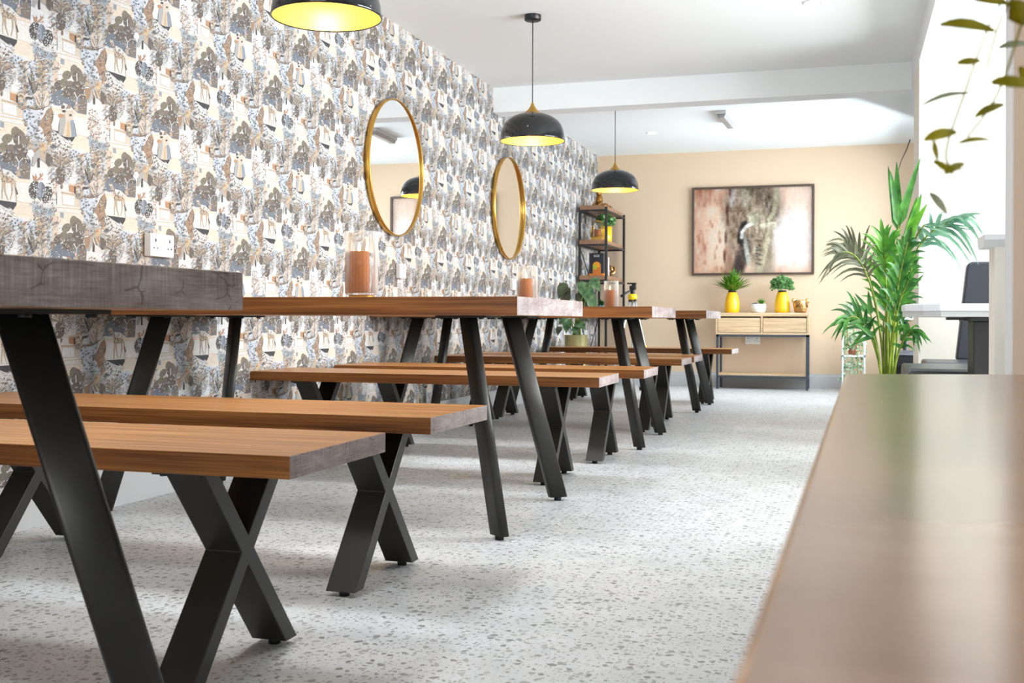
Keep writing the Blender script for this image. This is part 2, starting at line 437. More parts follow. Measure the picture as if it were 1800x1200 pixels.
    def blade(s, path, w, normal, mi=0, fold=0.25, prof=None):
        """a leaf: ribbon along path, pointed, slightly folded along its midrib"""
        path = [Vector(p) for p in path]; k = len(path); vs = []; fs = []
        for i, p in enumerate(path):
            t = i/(k-1)
            d = (path[min(i+1, k-1)]-path[max(i-1, 0)]).normalized()
            side = d.cross(Vector(normal)).normalized(); nn = side.cross(d).normalized()
            ww = w*(prof(t) if prof else max(0.03, math.sin(PI*min(1, t*0.92+0.08))**0.8))*0.5
            vs += [p-side*ww+nn*ww*fold, p, p+side*ww+nn*ww*fold]
        for i in range(k-1):
            a = i*3
            fs += [(a, a+1, a+4, a+3), (a+1, a+2, a+5, a+4)]
        s.add(vs, fs, mi, True)
        return s
    def build(s, name, mats, parent=None, loc=None, bevel=0.0, seg=2, wn=False):
        me = bpy.data.meshes.new(name)
        me.from_pydata(s.v, [], s.f)
        for x in (mats if isinstance(mats, (list, tuple)) else [mats]): me.materials.append(x)
        me.polygons.foreach_set('material_index', s.mi)
        me.polygons.foreach_set('use_smooth', s.sm)
        bm = bmesh.new(); bm.from_mesh(me)
        bmesh.ops.remove_doubles(bm, verts=bm.verts, dist=1e-5)
        bmesh.ops.recalc_face_normals(bm, faces=bm.faces)
        bm.to_mesh(me); bm.free()
        o = bpy.data.objects.new(name, me); COL.objects.link(o)
        if parent: o.parent = parent
        if loc is not None: o.location = loc
        if bevel:
            b = o.modifiers.new('bevel', 'BEVEL'); b.width = bevel; b.segments = seg; b.limit_method = 'ANGLE'; b.angle_limit = 0.6
        return o
def tag(o, label, cat, group=None):
    o['label'] = label; o['category'] = cat
    if group: o['group'] = group
    return o
def thing(name, label, cat, loc=(0, 0, 0), rz=0.0, group=None):
    o = bpy.data.objects.new(name, None); COL.objects.link(o)
    o.location = loc; o.rotation_euler = (0, 0, rz); o.empty_display_size = 0.1
    return tag(o, label, cat, group)
def struct(o):
    o['kind'] = 'structure'; return o
def dup(root, loc, rz, label, group=None):
    r = root.copy(); COL.objects.link(r); r.location = loc; r.rotation_euler = (0, 0, rz)
    tag(r, label, root['category'], group)
    for ch in list(root.children):
        c = ch.copy(); COL.objects.link(c); c.parent = r
        for g in list(ch.children):
            d = g.copy(); COL.objects.link(d); d.parent = c
    return r

# ================================================================ THE ROOM
XW, YB, HC = -2.579, 11.432, 2.445
XR0, XR1 = 0.405, 0.64          # the line of piers on the right
YF, XO = -2.6, 2.7              # front wall, outer right wall
struct(MB().box((XW-.1, YF-.1, -.12), (XO+.1, YB+.1, 0)).build('floor', M['floor']))
struct(MB().box((XW-.1, YF-.1, HC), (XO+.1, YB+.1, HC+.12)).build('ceiling', M['ceil']))
struct(MB().box((XW-.1, YB, 0), (XR1, YB+.1, HC)).build('wall_back', M['beige']))
# front wall behind the camera, with a shop window
fw = MB()
fw.box((XW-.1, YF-.1, 0), (-2.4, YF, HC)).box((1.2, YF-.1, 0), (XO+.1, YF, HC))
fw.box((-2.4, YF-.1, 2.35), (1.2, YF, HC)).box((-2.4, YF-.1, 0), (1.2, YF, .35))
struct(fw.build('wall_front', M['charcoal']))
def window(n, axis, pos, a0, a1, z0, z1, bars):
    """glazed opening: frame, mullions and pane in the plane axis = pos"""
    def bx(mb, u0, u1, v0, v1, t0, t1):
        if axis == 'x': mb.box((pos+t0, u0, v0), (pos+t1, u1, v1))
        else: mb.box((u0, pos+t0, v0), (u1, pos+t1, v1))
    fr = MB()
    bx(fr, a0, a1, z0, z0+.06, -.03, .03); bx(fr, a0, a1, z1-.06, z1, -.03, .03)
    bx(fr, a0, a0+.06, z0+.06, z1-.06, -.03, .03); bx(fr, a1-.06, a1, z0+.06, z1-.06, -.03, .03)
    for k in range(1, bars):
        u = a0+(a1-a0)*k/bars; bx(fr, u-.025, u+.025, z0+.06, z1-.06, -.025, .025)
    o = struct(fr.build('window_%d' % n, M['white']))
    gp = MB(); bx(gp, a0+.05, a1-.05, z0+.05, z1-.05, -.004, .004)
    gp.build('pane', M['pane'], o)
window(1, 'y', YF-.05, -2.4, 1.2, .35, 2.35, 3)
# outer right wall with its booth window, stepping in towards the camera
rw = MB()
rw.box((XO, 2.62, 0), (XO+.1, 7.12, .78)).box((XO, 2.62, 2.34), (XO+.1, 7.12, HC))
rw.box((XO, 2.62, .78), (XO+.1, 3.4, 2.34)).box((XO, 6.8, .78), (XO+.1, 7.12, 2.34))
struct(rw.build('wall_right', M['cream']))
struct(MB().box((1.25, YF, 0), (1.35, 2.62, HC)).box((XR1, 2.62, 0), (XO+.1, 2.72, HC)).build('wall_right_near', M['charcoal']))
window(2, 'x', XO+.05, 3.4, 6.8, .78, 2.34, 3)
# short return wall by the far seats, with its own window
bw = MB()
bw.box((XR1-.02, 7.55, 0), (XR1+.10, YB+.1, .34)).box((XR1-.02, 7.55, 2.32), (XR1+.10, YB+.1, HC))
bw.box((XR1-.02, 7.55, .34), (XR1+.10, 7.9, 2.32)).box((XR1-.02, 11.36, .34), (XR1+.10, YB+.1, 2.32))
struct(bw.build('wall_right_far', M['white']))
window(3, 'x', XR1+.04, 7.9, 11.36, .34, 2.32, 3)
# pier and partition between the booths
struct(MB().box((XR0, 7.0, 0), (XR1, 7.55, 2.262)).build('wall_pier_far', M['cream']))
struct(MB().box((XR1, 7.0, 0), (XO, 7.12, HC)).build('wall_partition', M['cream']))
# near pier on the right edge with its white corner trim
struct(MB().box((XR0, 2.62, 0), (XR1, 3.05, 2.262)).build('wall_pier_near', M['pinkbeige']))
struct(MB().box((XR0-.006, 3.05, 0), (XR1, 3.165, 2.262)).build('trim_1', M['white'], bevel=.004))
# dropped beams
struct(MB().box((XR0, 2.62, 2.262), (XR1, 8.03, HC+.01)).build('ceiling_beam_side', M['ceil']))
struct(MB().box((XW, 7.84, 2.258), (XR0, 8.03, HC+.01)).build('ceiling_beam_cross', M['ceil']))
# half-height screen wall with a moulded cap
hw = struct(MB().box((XR0, 3.43, 0), (XO, 3.56, .905)).build('wall_screen', M['cream']))
cp = MB()
cp.prism([(3.43, .905), (3.56, .905), (3.585, .925), (3.585, .94), (3.405, .94), (3.405, .925)], 0, XR0-.03, XO)
cp.build('cap', M['white'], hw)
# skirting boards
sk = MB().prism([(XW, 0), (XW+.018, 0), (XW+.018, .125), (XW+.012, .135), (XW+.012, .149), (XW, .149)], 1, YF, YB)
struct(sk.build('baseboard_left', M['skirt']))
sk = MB().prism([(YB-.018, 0), (YB, 0), (YB, .149), (YB-.012, .149), (YB-.012, .135), (YB-.018, .125)], 0, XW+.018, XR1-.02)
struct(sk.build('baseboard_back', M['skirt']))
sk = MB().prism([(7.0-.016, 0), (7.0, 0), (7.0, .14), (7.0-.016, .13)], 0, XR1, XO)
struct(sk.build('baseboard_partition', M['skirt']))

# ---------------------------------------------------------------- printed wallpaper on the left wall
def wallpaper():
    DYS, DZS = 0.278, 0.5265
    CR = {1: ((0, 0), 7.5), 2: ((100, 60), 10.), 3: ((0, 160), 7.5), 4: ((140, 200), 10.)}
    def W(c, x, y):
        off, s = CR[c]; p = atX(off[0]+x/s, off[1]+y/s, XW); return (p.y, p.z)
    C = dict(cream=(.845, .835, .825), panel=(.87, .855, .835), peach=(.88, .82, .755), white=(.865, .865, .87), line=(.80, .72, .66),
             brown=(.42, .385, .36), brown2=(.50, .455, .42), bdark=(.33, .315, .31), blue=(.45, .475, .515), blue2=(.56, .595, .635),
             lblue=(.765, .79, .825), pond=(.63, .68, .715), rust=(.62, .515, .43), tan=(.72, .65, .575), tan2=(.80, .75, .695), grey=(.66, .655, .65),
             lgrey=(.80, .795, .79), black=(.28, .275, .285), gold=(.77, .68, .55), orange=(.72, .55, .42), pink=(.87, .73, .70), olive=(.50, .475, .42))
    rnd = random.Random(4)
    items = []       # (layer key, kind, polygon in wall yz, colour)
    def add(kind, c, pts, col):
        items.append((kind, [W(c, x, y) for x, y in pts], C[col] if isinstance(col, str) else col))
    def poly(k, c, pts, col): add(k, c, pts, col)
    def ell(k, c, x, y, rx, ry, col, rot=0, n=12, rag=0.0):
        pts = []
        for i in range(n):
            a = 2*PI*i/n; q = 1+rag*rnd.uniform(-1, 1)
            u, v = rx*q*math.cos(a), ry*q*math.sin(a); r = math.radians(rot)
            pts.append((x+u*math.cos(r)-v*math.sin(r), y+u*math.sin(r)+v*math.cos(r)))
        add(k, c, pts, col)
    def stroke(k, c, pts, w, col, w2=None):
        w2 = w if w2 is None else w2
        L = []; Rr = []; n = len(pts)
        for i, (x, y) in enumerate(pts):
            x0, y0 = pts[max(0, i-1)]; x1, y1 = pts[min(n-1, i+1)]
            dx, dy = x1-x0, y1-y0; l = math.hypot(dx, dy) or 1
            ww = (w+(w2-w)*i/(n-1))/2
            L.append((x-dy/l*ww, y+dx/l*ww)); Rr.append((x+dy/l*ww, y-dx/l*ww))
        for i in range(n-1): add(k, c, [L[i], L[i+1], Rr[i+1], Rr[i]], col)
    def leaf(k, c, x0, y0, x1, y1, w, col, bend=0.0):
        dx, dy = x1-x0, y1-y0; l = math.hypot(dx, dy) or 1; nx, ny = -dy/l, dx/l
        A = []; B = []
        for t, q in ((0, .15), (.3, .9), (.6, .8), (1, 0)):
            bx, by = x0+dx*t+nx*bend*math.sin(PI*t), y0+dy*t+ny*bend*math.sin(PI*t)
            A.append((bx+nx*w*q/2, by+ny*w*q/2)); B.append((bx-nx*w*q/2, by-ny*w*q/2))
        add(k, c, A+B[::-1][1:], col)
    def dots(k, c, x0, y0, x1, y1, n, r, cols, inside=None):
        for _ in range(n):
            x, y = rnd.uniform(x0, x1), rnd.uniform(y0, y1)
            if inside and not inside(x, y): continue
            q = r*rnd.uniform(.6, 1.25)
            ell(k, c, x, y, q, q*rnd.uniform(.7, 1.1), rnd.choice(cols), n=5)
    # --- ground pieces
    poly('C', 1, [(1390, 645), (1800, 790), (1800, 1040), (1660, 1000), (1390, 925)], 'panel')
    poly('C', 1, [(1390, 640), (1800, 775), (1800, 815), (1390, 690)], 'peach')
    stroke('C', 1, [(1400, 655), (1800, 780)], 7, 'line'); stroke('C', 1, [(1400, 690), (1800, 815)], 5, 'line')
    poly('C', 1, [(235, 515), (430, 590), (440, 690), (520, 730), (480, 800), (165, 690), (170, 615)], 'peach')
    for i in range(6): stroke('C', 1, [(185+4*i, 545+26*i), (440+8*i, 640+24*i)], 5, 'tan2')
    stroke('C', 1, [(235, 515), (430, 590)], 8, 'line')
    poly('C', 1, [(235, 150), (410, 215), (400, 300), (640, 400), (700, 420), (690, 330), (660, 200), (420, 80)], 'white')
    poly('C', 1, [(735, 690), (1060, 780), (1110, 830), (1100, 960), (1000, 1000), (800, 930), (735, 860)], 'peach')
    poly('C', 1, [(740, 700), (1060, 800), (1060, 850), (740, 745)], 'cream')
    for i in range(4): stroke('C', 1, [(745, 760+34*i), (1100, 850+36*i)], 4, 'tan2')
    stroke('C', 1, [(735, 690), (1060, 780)], 7, 'tan'); stroke('C', 1, [(735, 745), (1060, 840)], 4, 'tan')
    poly('C', 1, [(820, 510), (1060, 600), (1060, 760), (820, 680)], 'tan2')
    poly('C', 1, [(835, 540), (990, 600), (985, 720), (835, 660)], 'white')
    for i in range(3): stroke('C', 1, [(870+38*i, 560+14*i), (870+38*i, 668+14*i)], 4, 'lgrey')
    poly('C', 1, [(815, 500), (1060, 590), (1060, 612), (815, 524)], 'tan')
    poly('C', 1, [(795, 765), (850, 785), (848, 862), (795, 840)], 'grey'); poly('C', 1, [(805, 775), (840, 788), (838, 848), (805, 834)], 'blue2')
    poly('C', 1, [(430, 590), (560, 640), (735, 710), (735, 770), (700, 800), (600, 775), (430, 700)], 'pond')
    stroke('C', 1, [(450, 640), (560, 680), (720, 745)], 12, 'blue2', 5); stroke('C', 1, [(460, 690), (600, 750)], 9, 'lblue', 4)
    poly('C', 1, [(520, 600), (690, 650), (760, 700), (690, 700), (560, 650)], 'lgrey')
    # --- undergrowth washes and small foliage filling the ground between the motifs
    poly('C', 1, [(640, 0), (960, 0), (1000, 120), (990, 280), (930, 340), (900, 420), (720, 400), (640, 260)], 'lgrey')
    poly('C', 1, [(1000, 60), (1400, 60), (1400, 420), (1380, 640), (1060, 640), (1040, 460), (1000, 320)], 'lblue')
    poly('C', 1, [(1400, 60), (1470, 90), (1470, 300), (1400, 420)], 'tan2')
    FC = ('grey', 'tan', 'rust', 'brown2', 'blue2', 'lgrey', 'olive', 'tan2', 'white', 'blue')
    for (x0_, y0_, x1_, y1_, n_) in ((640, 0, 980, 400, 90), (1000, 60, 1400, 640, 150), (1380, 40, 1480, 420, 30), (430, 540, 760, 800, 34), (1100, 960, 1300, 1180, 46), (1300, 900, 1420, 1180, 30)):
        for _ in range(n_):
            x, y = rnd.uniform(x0_, x1_), rnd.uniform(y0_, y1_); a = rnd.uniform(0, 2*PI); l = rnd.uniform(24, 58)
            leaf('C', 1, x, y, x+l*math.cos(a), y+l*math.sin(a), rnd.uniform(9, 19), rnd.choice(FC), rnd.uniform(-8, 8))
    for _ in range(70):
        x, y = rnd.uniform(820, 1160), rnd.uniform(880, 1150); a = rnd.uniform(0, 2*PI); l = rnd.uniform(26, 60)
        leaf('C', 2, x, y, x+l*math.cos(a), y+l*math.sin(a), rnd.uniform(10, 22), rnd.choice(FC), rnd.uniform(-8, 8))
    # --- pavilion
    poly('C', 1, [(915, 420), (1065, 475), (1065, 605), (915, 515)], 'orange')
    poly('C', 1, [(1005, 455), (1065, 478), (1065, 605), (1005, 570)], 'gold')
    poly('C', 1, [(982, 465), (1004, 472), (1004, 568), (982, 552)], 'black')
    poly('C', 1, [(905, 405), (1070, 460), (1070, 485), (905, 428)], 'tan2')
    poly('C', 1, [(918, 405), (930, 350), (960, 310), (990, 290), (1025, 330), (1050, 385), (1068, 455)], 'white')
    stroke('C', 1, [(990, 295), (1000, 350), (1005, 430)], 4, 'lgrey'); stroke('C', 1, [(960, 315), (955, 360), (955, 412)], 4, 'lgrey')
    # --- river with blue spots
    poly('C', 1, [(1060, 650), (1180, 660), (1300, 690), (1290, 760), (1245, 830), (1250, 900), (1290, 980), (1250, 1060), (1140, 1110), (1100, 960), (1110, 820), (1065, 760)], 'lblue')
    for x, y in ((1085, 675), (1130, 665), (1110, 720), (1170, 740), (1110, 775), (1190, 810), (1140, 820), (1125, 885), (1190, 885), (1155, 940), (1215, 920), (1195, 965), (1150, 1005), (1220, 1010), (1140, 1060), (1190, 1060), (1240, 850)):
        ell('C', 1, x+rnd.uniform(-6, 6), y+rnd.uniform(-6, 6), 15, 17, rnd.choice(('blue', 'blue', 'blue2')), n=6, rag=.25)
    poly('C', 1, [(140, 720), (240, 730), (330, 790), (340, 830), (300, 860), (200, 860), (150, 800)], 'lblue')
    for x, y in ((165, 765), (235, 765), (205, 795), (280, 800), (250, 830), (180, 835), (315, 825), (150, 800)):
        ell('C', 1, x, y, 16, 18, rnd.choice(('blue', 'blue2', 'brown')), n=6, rag=.25)
    # --- the big brown feather leaf
    poly('C', 1, [(1385, 640), (1405, 700), (1410, 770), (1385, 860), (1400, 935), (1375, 1050), (1345, 1075), (1325, 1000), (1295, 960), (1290, 910), (1245, 850), (1265, 800), (1310, 730), (1340, 670)], 'rust')
    poly('C', 1, [(1400, 720), (1410, 780), (1392, 850), (1370, 820)], 'brown2')
    for i in range(9):
        leaf('C', 1, 1395-3*i, 700+38*i, 1300+4*(i % 3), 745+34*i, 14, ('orange', 'brown2', 'tan')[i % 3], 8)
    for x, y in ((1380, 750), (1310, 825), (1345, 790)): ell('C', 1, x, y, 8, 8, 'gold', n=6)
    leaf('C', 1, 1400, 1045, 1310, 1160, 44, 'rust', 8); leaf('C', 1, 1395, 1060, 1330, 1150, 16, 'gold', 6)
    # --- topiary trees
    poly('C', 1, [(1385, 470), (1480, 430), (1560, 470), (1760, 440), (1800, 560), (1790, 770), (1690, 740), (1640, 690), (1600, 640), (1520, 600), (1470, 640), (1380, 600)], 'blue')
    for x, y, rx, ry, rot in ((1565, 265, 54, 54, 0), (1650, 215, 46, 76, -12), (1695, 265, 48, 98, -18), (1665, 285, 38, 60, 0), (1770, 345, 46, 84, -10), (1470, 380, 52, 62, 0), (1530, 355, 46, 55, 0), (1600, 395, 50, 60, 0), (1675, 400, 50, 66, 0), (1570, 480, 66, 60, 0), (1650, 480, 60, 70, 0), (1740, 480, 50, 90, 0), (1400, 440, 30, 55, 0), (1745, 660, 50, 92, -6), (1640, 560, 40, 40, 0)):
        ell('C', 1, x, y, rx, ry, rnd.choice(('brown', 'brown', 'brown2', 'olive')), rot, 14, .05)
        for _ in range(7):
            a, q = rnd.uniform(0, 2*PI), rnd.uniform(.1, .85)
            ell('C', 1, x+rx*q*math.cos(a), y+ry*q*math.sin(a), 7, 6, rnd.choice(('bdark', 'brown2', 'grey')), n=5)
    stroke('C', 1, [(1678, 250), (1680, 350)], 12, 'lgrey')
    dots('C', 1, 1390, 520, 1480, 640, 22, 7, ['white', 'bdark', 'lblue'])
    dots('C', 1, 1500, 480, 1780, 740, 26, 5, ['white', 'lblue', 'white'])
    stroke('C', 1, [(1650, 480), (1680, 560), (1675, 640)], 12, 'lgrey', 6); stroke('C', 1, [(1680, 560), (1720, 510)], 7, 'lgrey')
    poly('C', 1, [(1655, 640), (1690, 645), (1695, 720), (1650, 705)], 'tan'); ell('C', 1, 1672, 620, 14, 18, 'pink', n=7)
    # --- fan plant
    for i in range(17):
        a = math.radians(-165+150*i/16); L = 185+30*math.sin(i*2.1)
        x1, y1 = 805+math.cos(a)*L, 175+math.sin(a)*L*.9
        leaf('C', 1, 805, 190, x1, y1, 31, ('rust', 'brown2', 'grey', 'tan', 'olive')[i % 5], 26 if i < 8 else -26)
    for i in range(9):
        a = math.radians(-30+80*i/8)
        leaf('C', 1, 850, 200, 850+math.cos(a)*105, 210+math.sin(a)*130, 16, ('lgrey', 'grey', 'tan', 'blue2')[i % 4], -14)
        ell('C', 1, 935-(i % 3)*12, 170+22*i, 8, 9, 'brown', n=5)
    poly('C', 1, [(770, 170), (840, 180), (868, 250), (862, 340), (845, 385), (795, 405), (750, 380), (735, 300), (742, 230)], 'brown')
    for i in range(6): stroke('C', 1, [(765+15*i, 200), (758+16*i, 360)], 5, 'bdark' if i % 2 else 'brown2')
    leaf('C', 1, 735, 225, 670, 275, 30, 'blue2', 6); leaf('C', 1, 740, 300, 665, 370, 44, 'brown2', 6); leaf('C', 1, 860, 300, 905, 400, 26, 'lblue', 4)
    # --- tall ferny column
    for i in range(13):
        y = 60+i*46
        leaf('C', 1, 1060, y+30, 1000+(i % 2)*8, y-12, 30, ('tan', 'rust', 'lgrey', 'grey')[i % 4], 10)
        leaf('C', 1, 1070, y+40, 1122, y-6, 38, ('rust', 'tan2', 'brown2', 'tan')[i % 4], -8)
        stroke('C', 1, [(1005, y+20), (1035, y+5), (1062, y+16)], 7, 'black' if i % 2 else 'brown', 3)
        leaf('C', 1, 1270, y+45, 1208, y-2, 42, ('tan', 'gold', 'rust', 'tan2')[i % 4], 10)
        leaf('C', 1, 1275, y+45, 1348, y-2, 42, ('rust', 'tan', 'brown2', 'gold')[i % 4], -12)
        stroke('C', 1, [(1210, y+22), (1270, y+2), (1345, y+22)], 7, 'black' if i % 3 == 0 else 'olive', 3)
        leaf('C', 1, 1360, y+40, 1395, y, 18, ('lblue', 'lgrey', 'lblue', 'grey')[i % 4], -6)
        leaf('C', 1, 1352, y+22, 1380, y-22, 14, ('tan', 'lgrey', 'tan2')[i % 3], -6)
    for i in range(7):
        leaf('C', 1, 1420, 30+48*i, 1455-(i % 2)*30, 2+48*i, 24, ('rust', 'tan', 'pink')[i % 3], 8)
    leaf('C', 1, 1185, 470, 1150, 130, 56, 'olive', 6); leaf('C', 1, 1180, 470, 1112, 230, 34, 'bdark', 8); leaf('C', 1, 1190, 450, 1230, 330, 26, 'brown', 8)
    ell('C', 1, 1245, 232, 42, 20, 'olive', -8, 10); stroke('C', 1, [(1205, 236), (1288, 226)], 4, 'bdark')
    poly('C', 1, [(1180, 470), (1240, 420), (1330, 430), (1380, 520), (1350, 620), (1290, 660), (1210, 600)], 'tan2')
    for i in range(9):
        leaf('C', 1, 1270, 650, 1190+24*i, 440+10*abs(i-4), 26, ('rust', 'lgrey', 'tan', 'lblue', 'brown2')[i % 5], 6)
    ell('C', 1, 1130, 515, 46, 18, 'bdark', 14, 10); ell('C', 1, 1150, 455, 34, 18, 'blue2', 40, 8)
    for i in range(7): leaf('C', 1, 1200, 665, 1090+45*i, 620-(i % 2)*14, 20, ('brown', 'rust', 'olive')[i % 3], 6)
    # --- agave by the pond, little tree
    for i in range(9):
        a = math.radians(-170+160*i/8); leaf('C', 1, 460, 610, 460+85*math.cos(a), 612+70*math.sin(a), 15, ('grey', 'blue2', 'lgrey')[i % 3], 4)
    stroke('C', 1, [(752, 480), (752, 660)], 6, 'blue'); dots('C', 1, 670, 370, 760, 540, 30, 10, ['pink', 'rust', 'tan', 'orange', 'white'])
    ell('C', 1, 818, 435, 15, 34, 'brown2', 0, 8); ell('C', 1, 822, 395, 10, 12, 'rust', 0, 6)
    # --- plinth for the figures and white blossoms under it
    poly('C', 2, [(875, 638), (1210, 750), (1205, 790), (1160, 860), (1060, 830), (985, 740)], 'black')
    poly('C', 2, [(835, 640), (900, 660), (990, 740), (1060, 800), (1140, 850), (1130, 920), (1060, 950), (940, 900), (860, 760)], 'lgrey')
    for x, y in ((880, 720), (915, 715), (905, 790), (940, 770), (965, 835), (1045, 895), (985, 870), (1095, 930), (960, 895)):
        ell('C', 2, x, y, 16, 20, rnd.choice(('blue', 'brown', 'blue2')), 20, 6, .25)
    for i in range(12): leaf('C', 2, 1010+13*i, 870+(i % 3)*20, 1000+15*i, 800+(i % 4)*18, 18, 'white', 4)
    leaf('C', 2, 830, 900, 970, 920, 46, 'blue', 8)
    for i in range(12):
        a = math.radians(-175+170*i/11); leaf('C', 2, 960, 1100, 960+150*math.cos(a), 1095+130*math.sin(a), 20, ('lgrey', 'rust', 'tan', 'grey', 'brown2')[i % 5], 10)
    # --- A: giraffe and peacock
    for (x0, y0, x1, y1) in ((1035, 410, 1020, 540), (1020, 530, 1018, 665), (1050, 420, 1060, 560), (1060, 560, 1095, 690), (1150, 420, 1155, 570), (1155, 570, 1130, 690), (1185, 420, 1200, 560), (1200, 560, 1212, 740)):
        stroke('A', 2, [(x0, y0), (x1, y1)], 26 if y1 < 600 else 15, 'tan', 18 if y1 < 600 else 10)
    poly('A', 2, [(1010, 310), (1060, 300), (1120, 350), (1190, 400), (1200, 470), (1140, 440), (1060, 430), (1015, 420)], 'tan')
    poly('A', 2, [(930, 120), (975, 100), (1000, 190), (1060, 300), (1010, 330), (980, 230), (945, 170)], 'tan2')
    ell('A', 2, 945, 125, 26, 16, 'tan2', 25, 8); stroke('A', 2, [(1195, 520), (1220, 630)], 18, 'brown', 26)
    for _ in range(46):
        t = rnd.random()
        x, y = (950+t*100+rnd.uniform(-18, 18), 150+t*190) if rnd.random() < .6 else (rnd.uniform(1015, 1180), rnd.uniform(330, 430))
        ell('A', 2, x, y, 9, 9, rnd.choice(('brown', 'rust', 'bdark')), n=5)
    ell('A', 1, 460, 405, 76, 118, 'bdark', 0, 14, .05); ell('A', 1, 625, 505, 70, 112, 'bdark', 0, 14, .05); ell('A', 1, 540, 430, 60, 110, 'blue', 0, 12)
    for _ in range(110):
        a, q = rnd.uniform(0, 2*PI), math.sqrt(rnd.random())
        cx, cyy, rx, ry = rnd.choice(((460, 405, 72, 112), (625, 505, 66, 106)))
        ell('A', 1, cx+rx*q*math.cos(a), cyy+ry*q*math.sin(a), 7, 7, rnd.choice(('white', 'lgrey', 'white', 'blue2')), n=5)
    stroke('A', 1, [(535, 330), (530, 420), (525, 520)], 26, 'blue2', 34)
    for i in range(14): leaf('A', 1, 490+rnd.uniform(-60, 70), 300, 430+12*i, 190+(i % 4)*26, 18, ('orange', 'rust', 'pink', 'tan')[i % 4], 4)
    # --- B: strolling couple and blossom tree
    poly('B', 3, [(790, 340), (850, 300), (860, 420), (850, 600), (760, 570), (775, 450)], 'grey')
    poly('B', 3, [(850, 260), (965, 250), (965, 380), (1005, 600), (900, 610), (825, 595), (860, 420)], 'tan2')
    poly('B', 3, [(920, 390), (965, 380), (1005, 600), (940, 610)], 'blue2'); poly('B', 3, [(885, 400), (915, 400), (915, 605), (870, 600)], 'gold')
    ell('B', 3, 910, 205, 22, 30, 'rust', 0, 9); ell('B', 3, 830, 210, 24, 26, 'brown', 0, 9); ell('B', 3, 840, 265, 26, 18, 'bdark', 0, 8)
    ell('B', 3, 800, 325, 38, 30, 'orange', 10, 9); ell('B', 3, 925, 318, 20, 16, 'bdark', 0, 7)
    stroke('B', 3, [(780, 420), (765, 565)], 9, 'blue'); stroke('B', 3, [(975, 420), (1005, 600)], 9, 'blue')
    for _ in range(170):
        a, q = rnd.uniform(0, 2*PI), math.sqrt(rnd.random())
        ell('B', 3, 1238+88*q*math.cos(a)+(.12*210*q*math.sin(a)), 440+210*q*math.sin(a), 9, 8, rnd.choice(('pink', 'rust', 'tan', 'brown2', 'white', 'tan2')), n=5)
    # --- elephant (both columns)
    poly('C', 3, [(430, 660), (500, 640), (610, 690), (650, 760), (690, 860), (690, 960), (640, 1000), (590, 940), (520, 900), (520, 1010), (492, 1010), (490, 905), (440, 1000), (412, 985), (430, 880), (380, 800), (340, 760), (370, 690)], 'grey')
    poly('C', 3, [(600, 800), (690, 860), (690, 960), (640, 1000), (595, 940)], 'brown'); poly('C', 3, [(490, 880), (520, 880), (520, 1010), (492, 1010)], 'bdark')
    stroke('C', 3, [(352, 770), (338, 840), (345, 910), (370, 945), (395, 930), (385, 905)], 20, 'bdark', 9)
    ell('C', 3, 395, 825, 48, 55, 'white', 0, 10); stroke('C', 3, [(350, 790), (300, 800)], 13, 'white', 5)
    ell('C', 3, 565, 740, 52, 62, 'gold', 0, 10); ell('C', 3, 560, 720, 22, 24, 'orange', 0, 8); poly('C', 3, [(520, 790), (610, 790), (590, 910), (540, 900)], 'tan')
    poly('C', 3, [(430, 790), (500, 740), (515, 760), (450, 810)], 'rust'); ell('C', 3, 395, 720, 34, 52, 'tan', 0, 9); ell('C', 3, 400, 650, 16, 22, 'tan2', 0, 7)
    poly('B', 2, [(485, 950), (585, 950), (590, 1040), (560, 1140), (500, 1160), (480, 1060)], 'rust')
    for i in range(5): stroke('B', 2, [(615+22*i, 990), (640+34*i, 1130)], 14, ('rust', 'tan2', 'brown', 'gold', 'brown2')[i])
    # fine pen-like foliage over the planted areas
    FD = ('bdark', 'brown', 'black', 'grey', 'blue', 'brown2', 'white', 'olive', 'rust', 'lgrey')
    for (x0_, y0_, x1_, y1_, n_) in ((650, 0, 980, 380, 60), (1000, 60, 1400, 640, 120), (1080, 660, 1260, 1160, 40), (1290, 900, 1420, 1180, 30), (440, 560, 720, 780, 30)):
        for _ in range(n_):
            x, y = rnd.uniform(x0_, x1_), rnd.uniform(y0_, y1_); a = rnd.uniform(0, 2*PI); l = rnd.uniform(22, 48)
            leaf('C', 1, x, y, x+l*math.cos(a), y+l*math.sin(a), rnd.uniform(5, 9), rnd.choice(FD), rnd.uniform(-9, 9))
    for _ in range(60):
        x, y = rnd.uniform(830, 1160), rnd.uniform(800, 1140); a = rnd.uniform(0, 2*PI); l = rnd.uniform(22, 50)
        leaf('C', 2, x, y, x+l*math.cos(a), y+l*math.sin(a), rnd.uniform(6, 11), rnd.choice(FD), rnd.uniform(-9, 9))
    FE = ('grey', 'brown2', 'blue2', 'brown', 'blue', 'grey', 'tan', 'lgrey')
    for (x0_, y0_, x1_, y1_, n_) in ((650, 20, 960, 360, 34), (1010, 80, 1390, 640, 60), (1070, 680, 1250, 1140, 26), (440, 700, 720, 830, 26), (1250, 680, 1400, 1050, 16), (1480, 380, 1780, 700, 26)):
        for _ in range(n_):
            x, y = rnd.uniform(x0_, x1_), rnd.uniform(y0_, y1_); a = rnd.uniform(-PI, 0)
            for q in range(4):
                l = rnd.uniform(24, 40); aa = a+(q-1.5)*.5
                leaf('C', 1, x, y, x+l*math.cos(aa), y+l*math.sin(aa), rnd.uniform(6, 10), rnd.choice(FE), rnd.uniform(-5, 5))
    # ---- lay the repeats over the wall
    verts = []; faces = []; cols = []
    y0, y1, z0, z1 = YF, YB, .149, HC
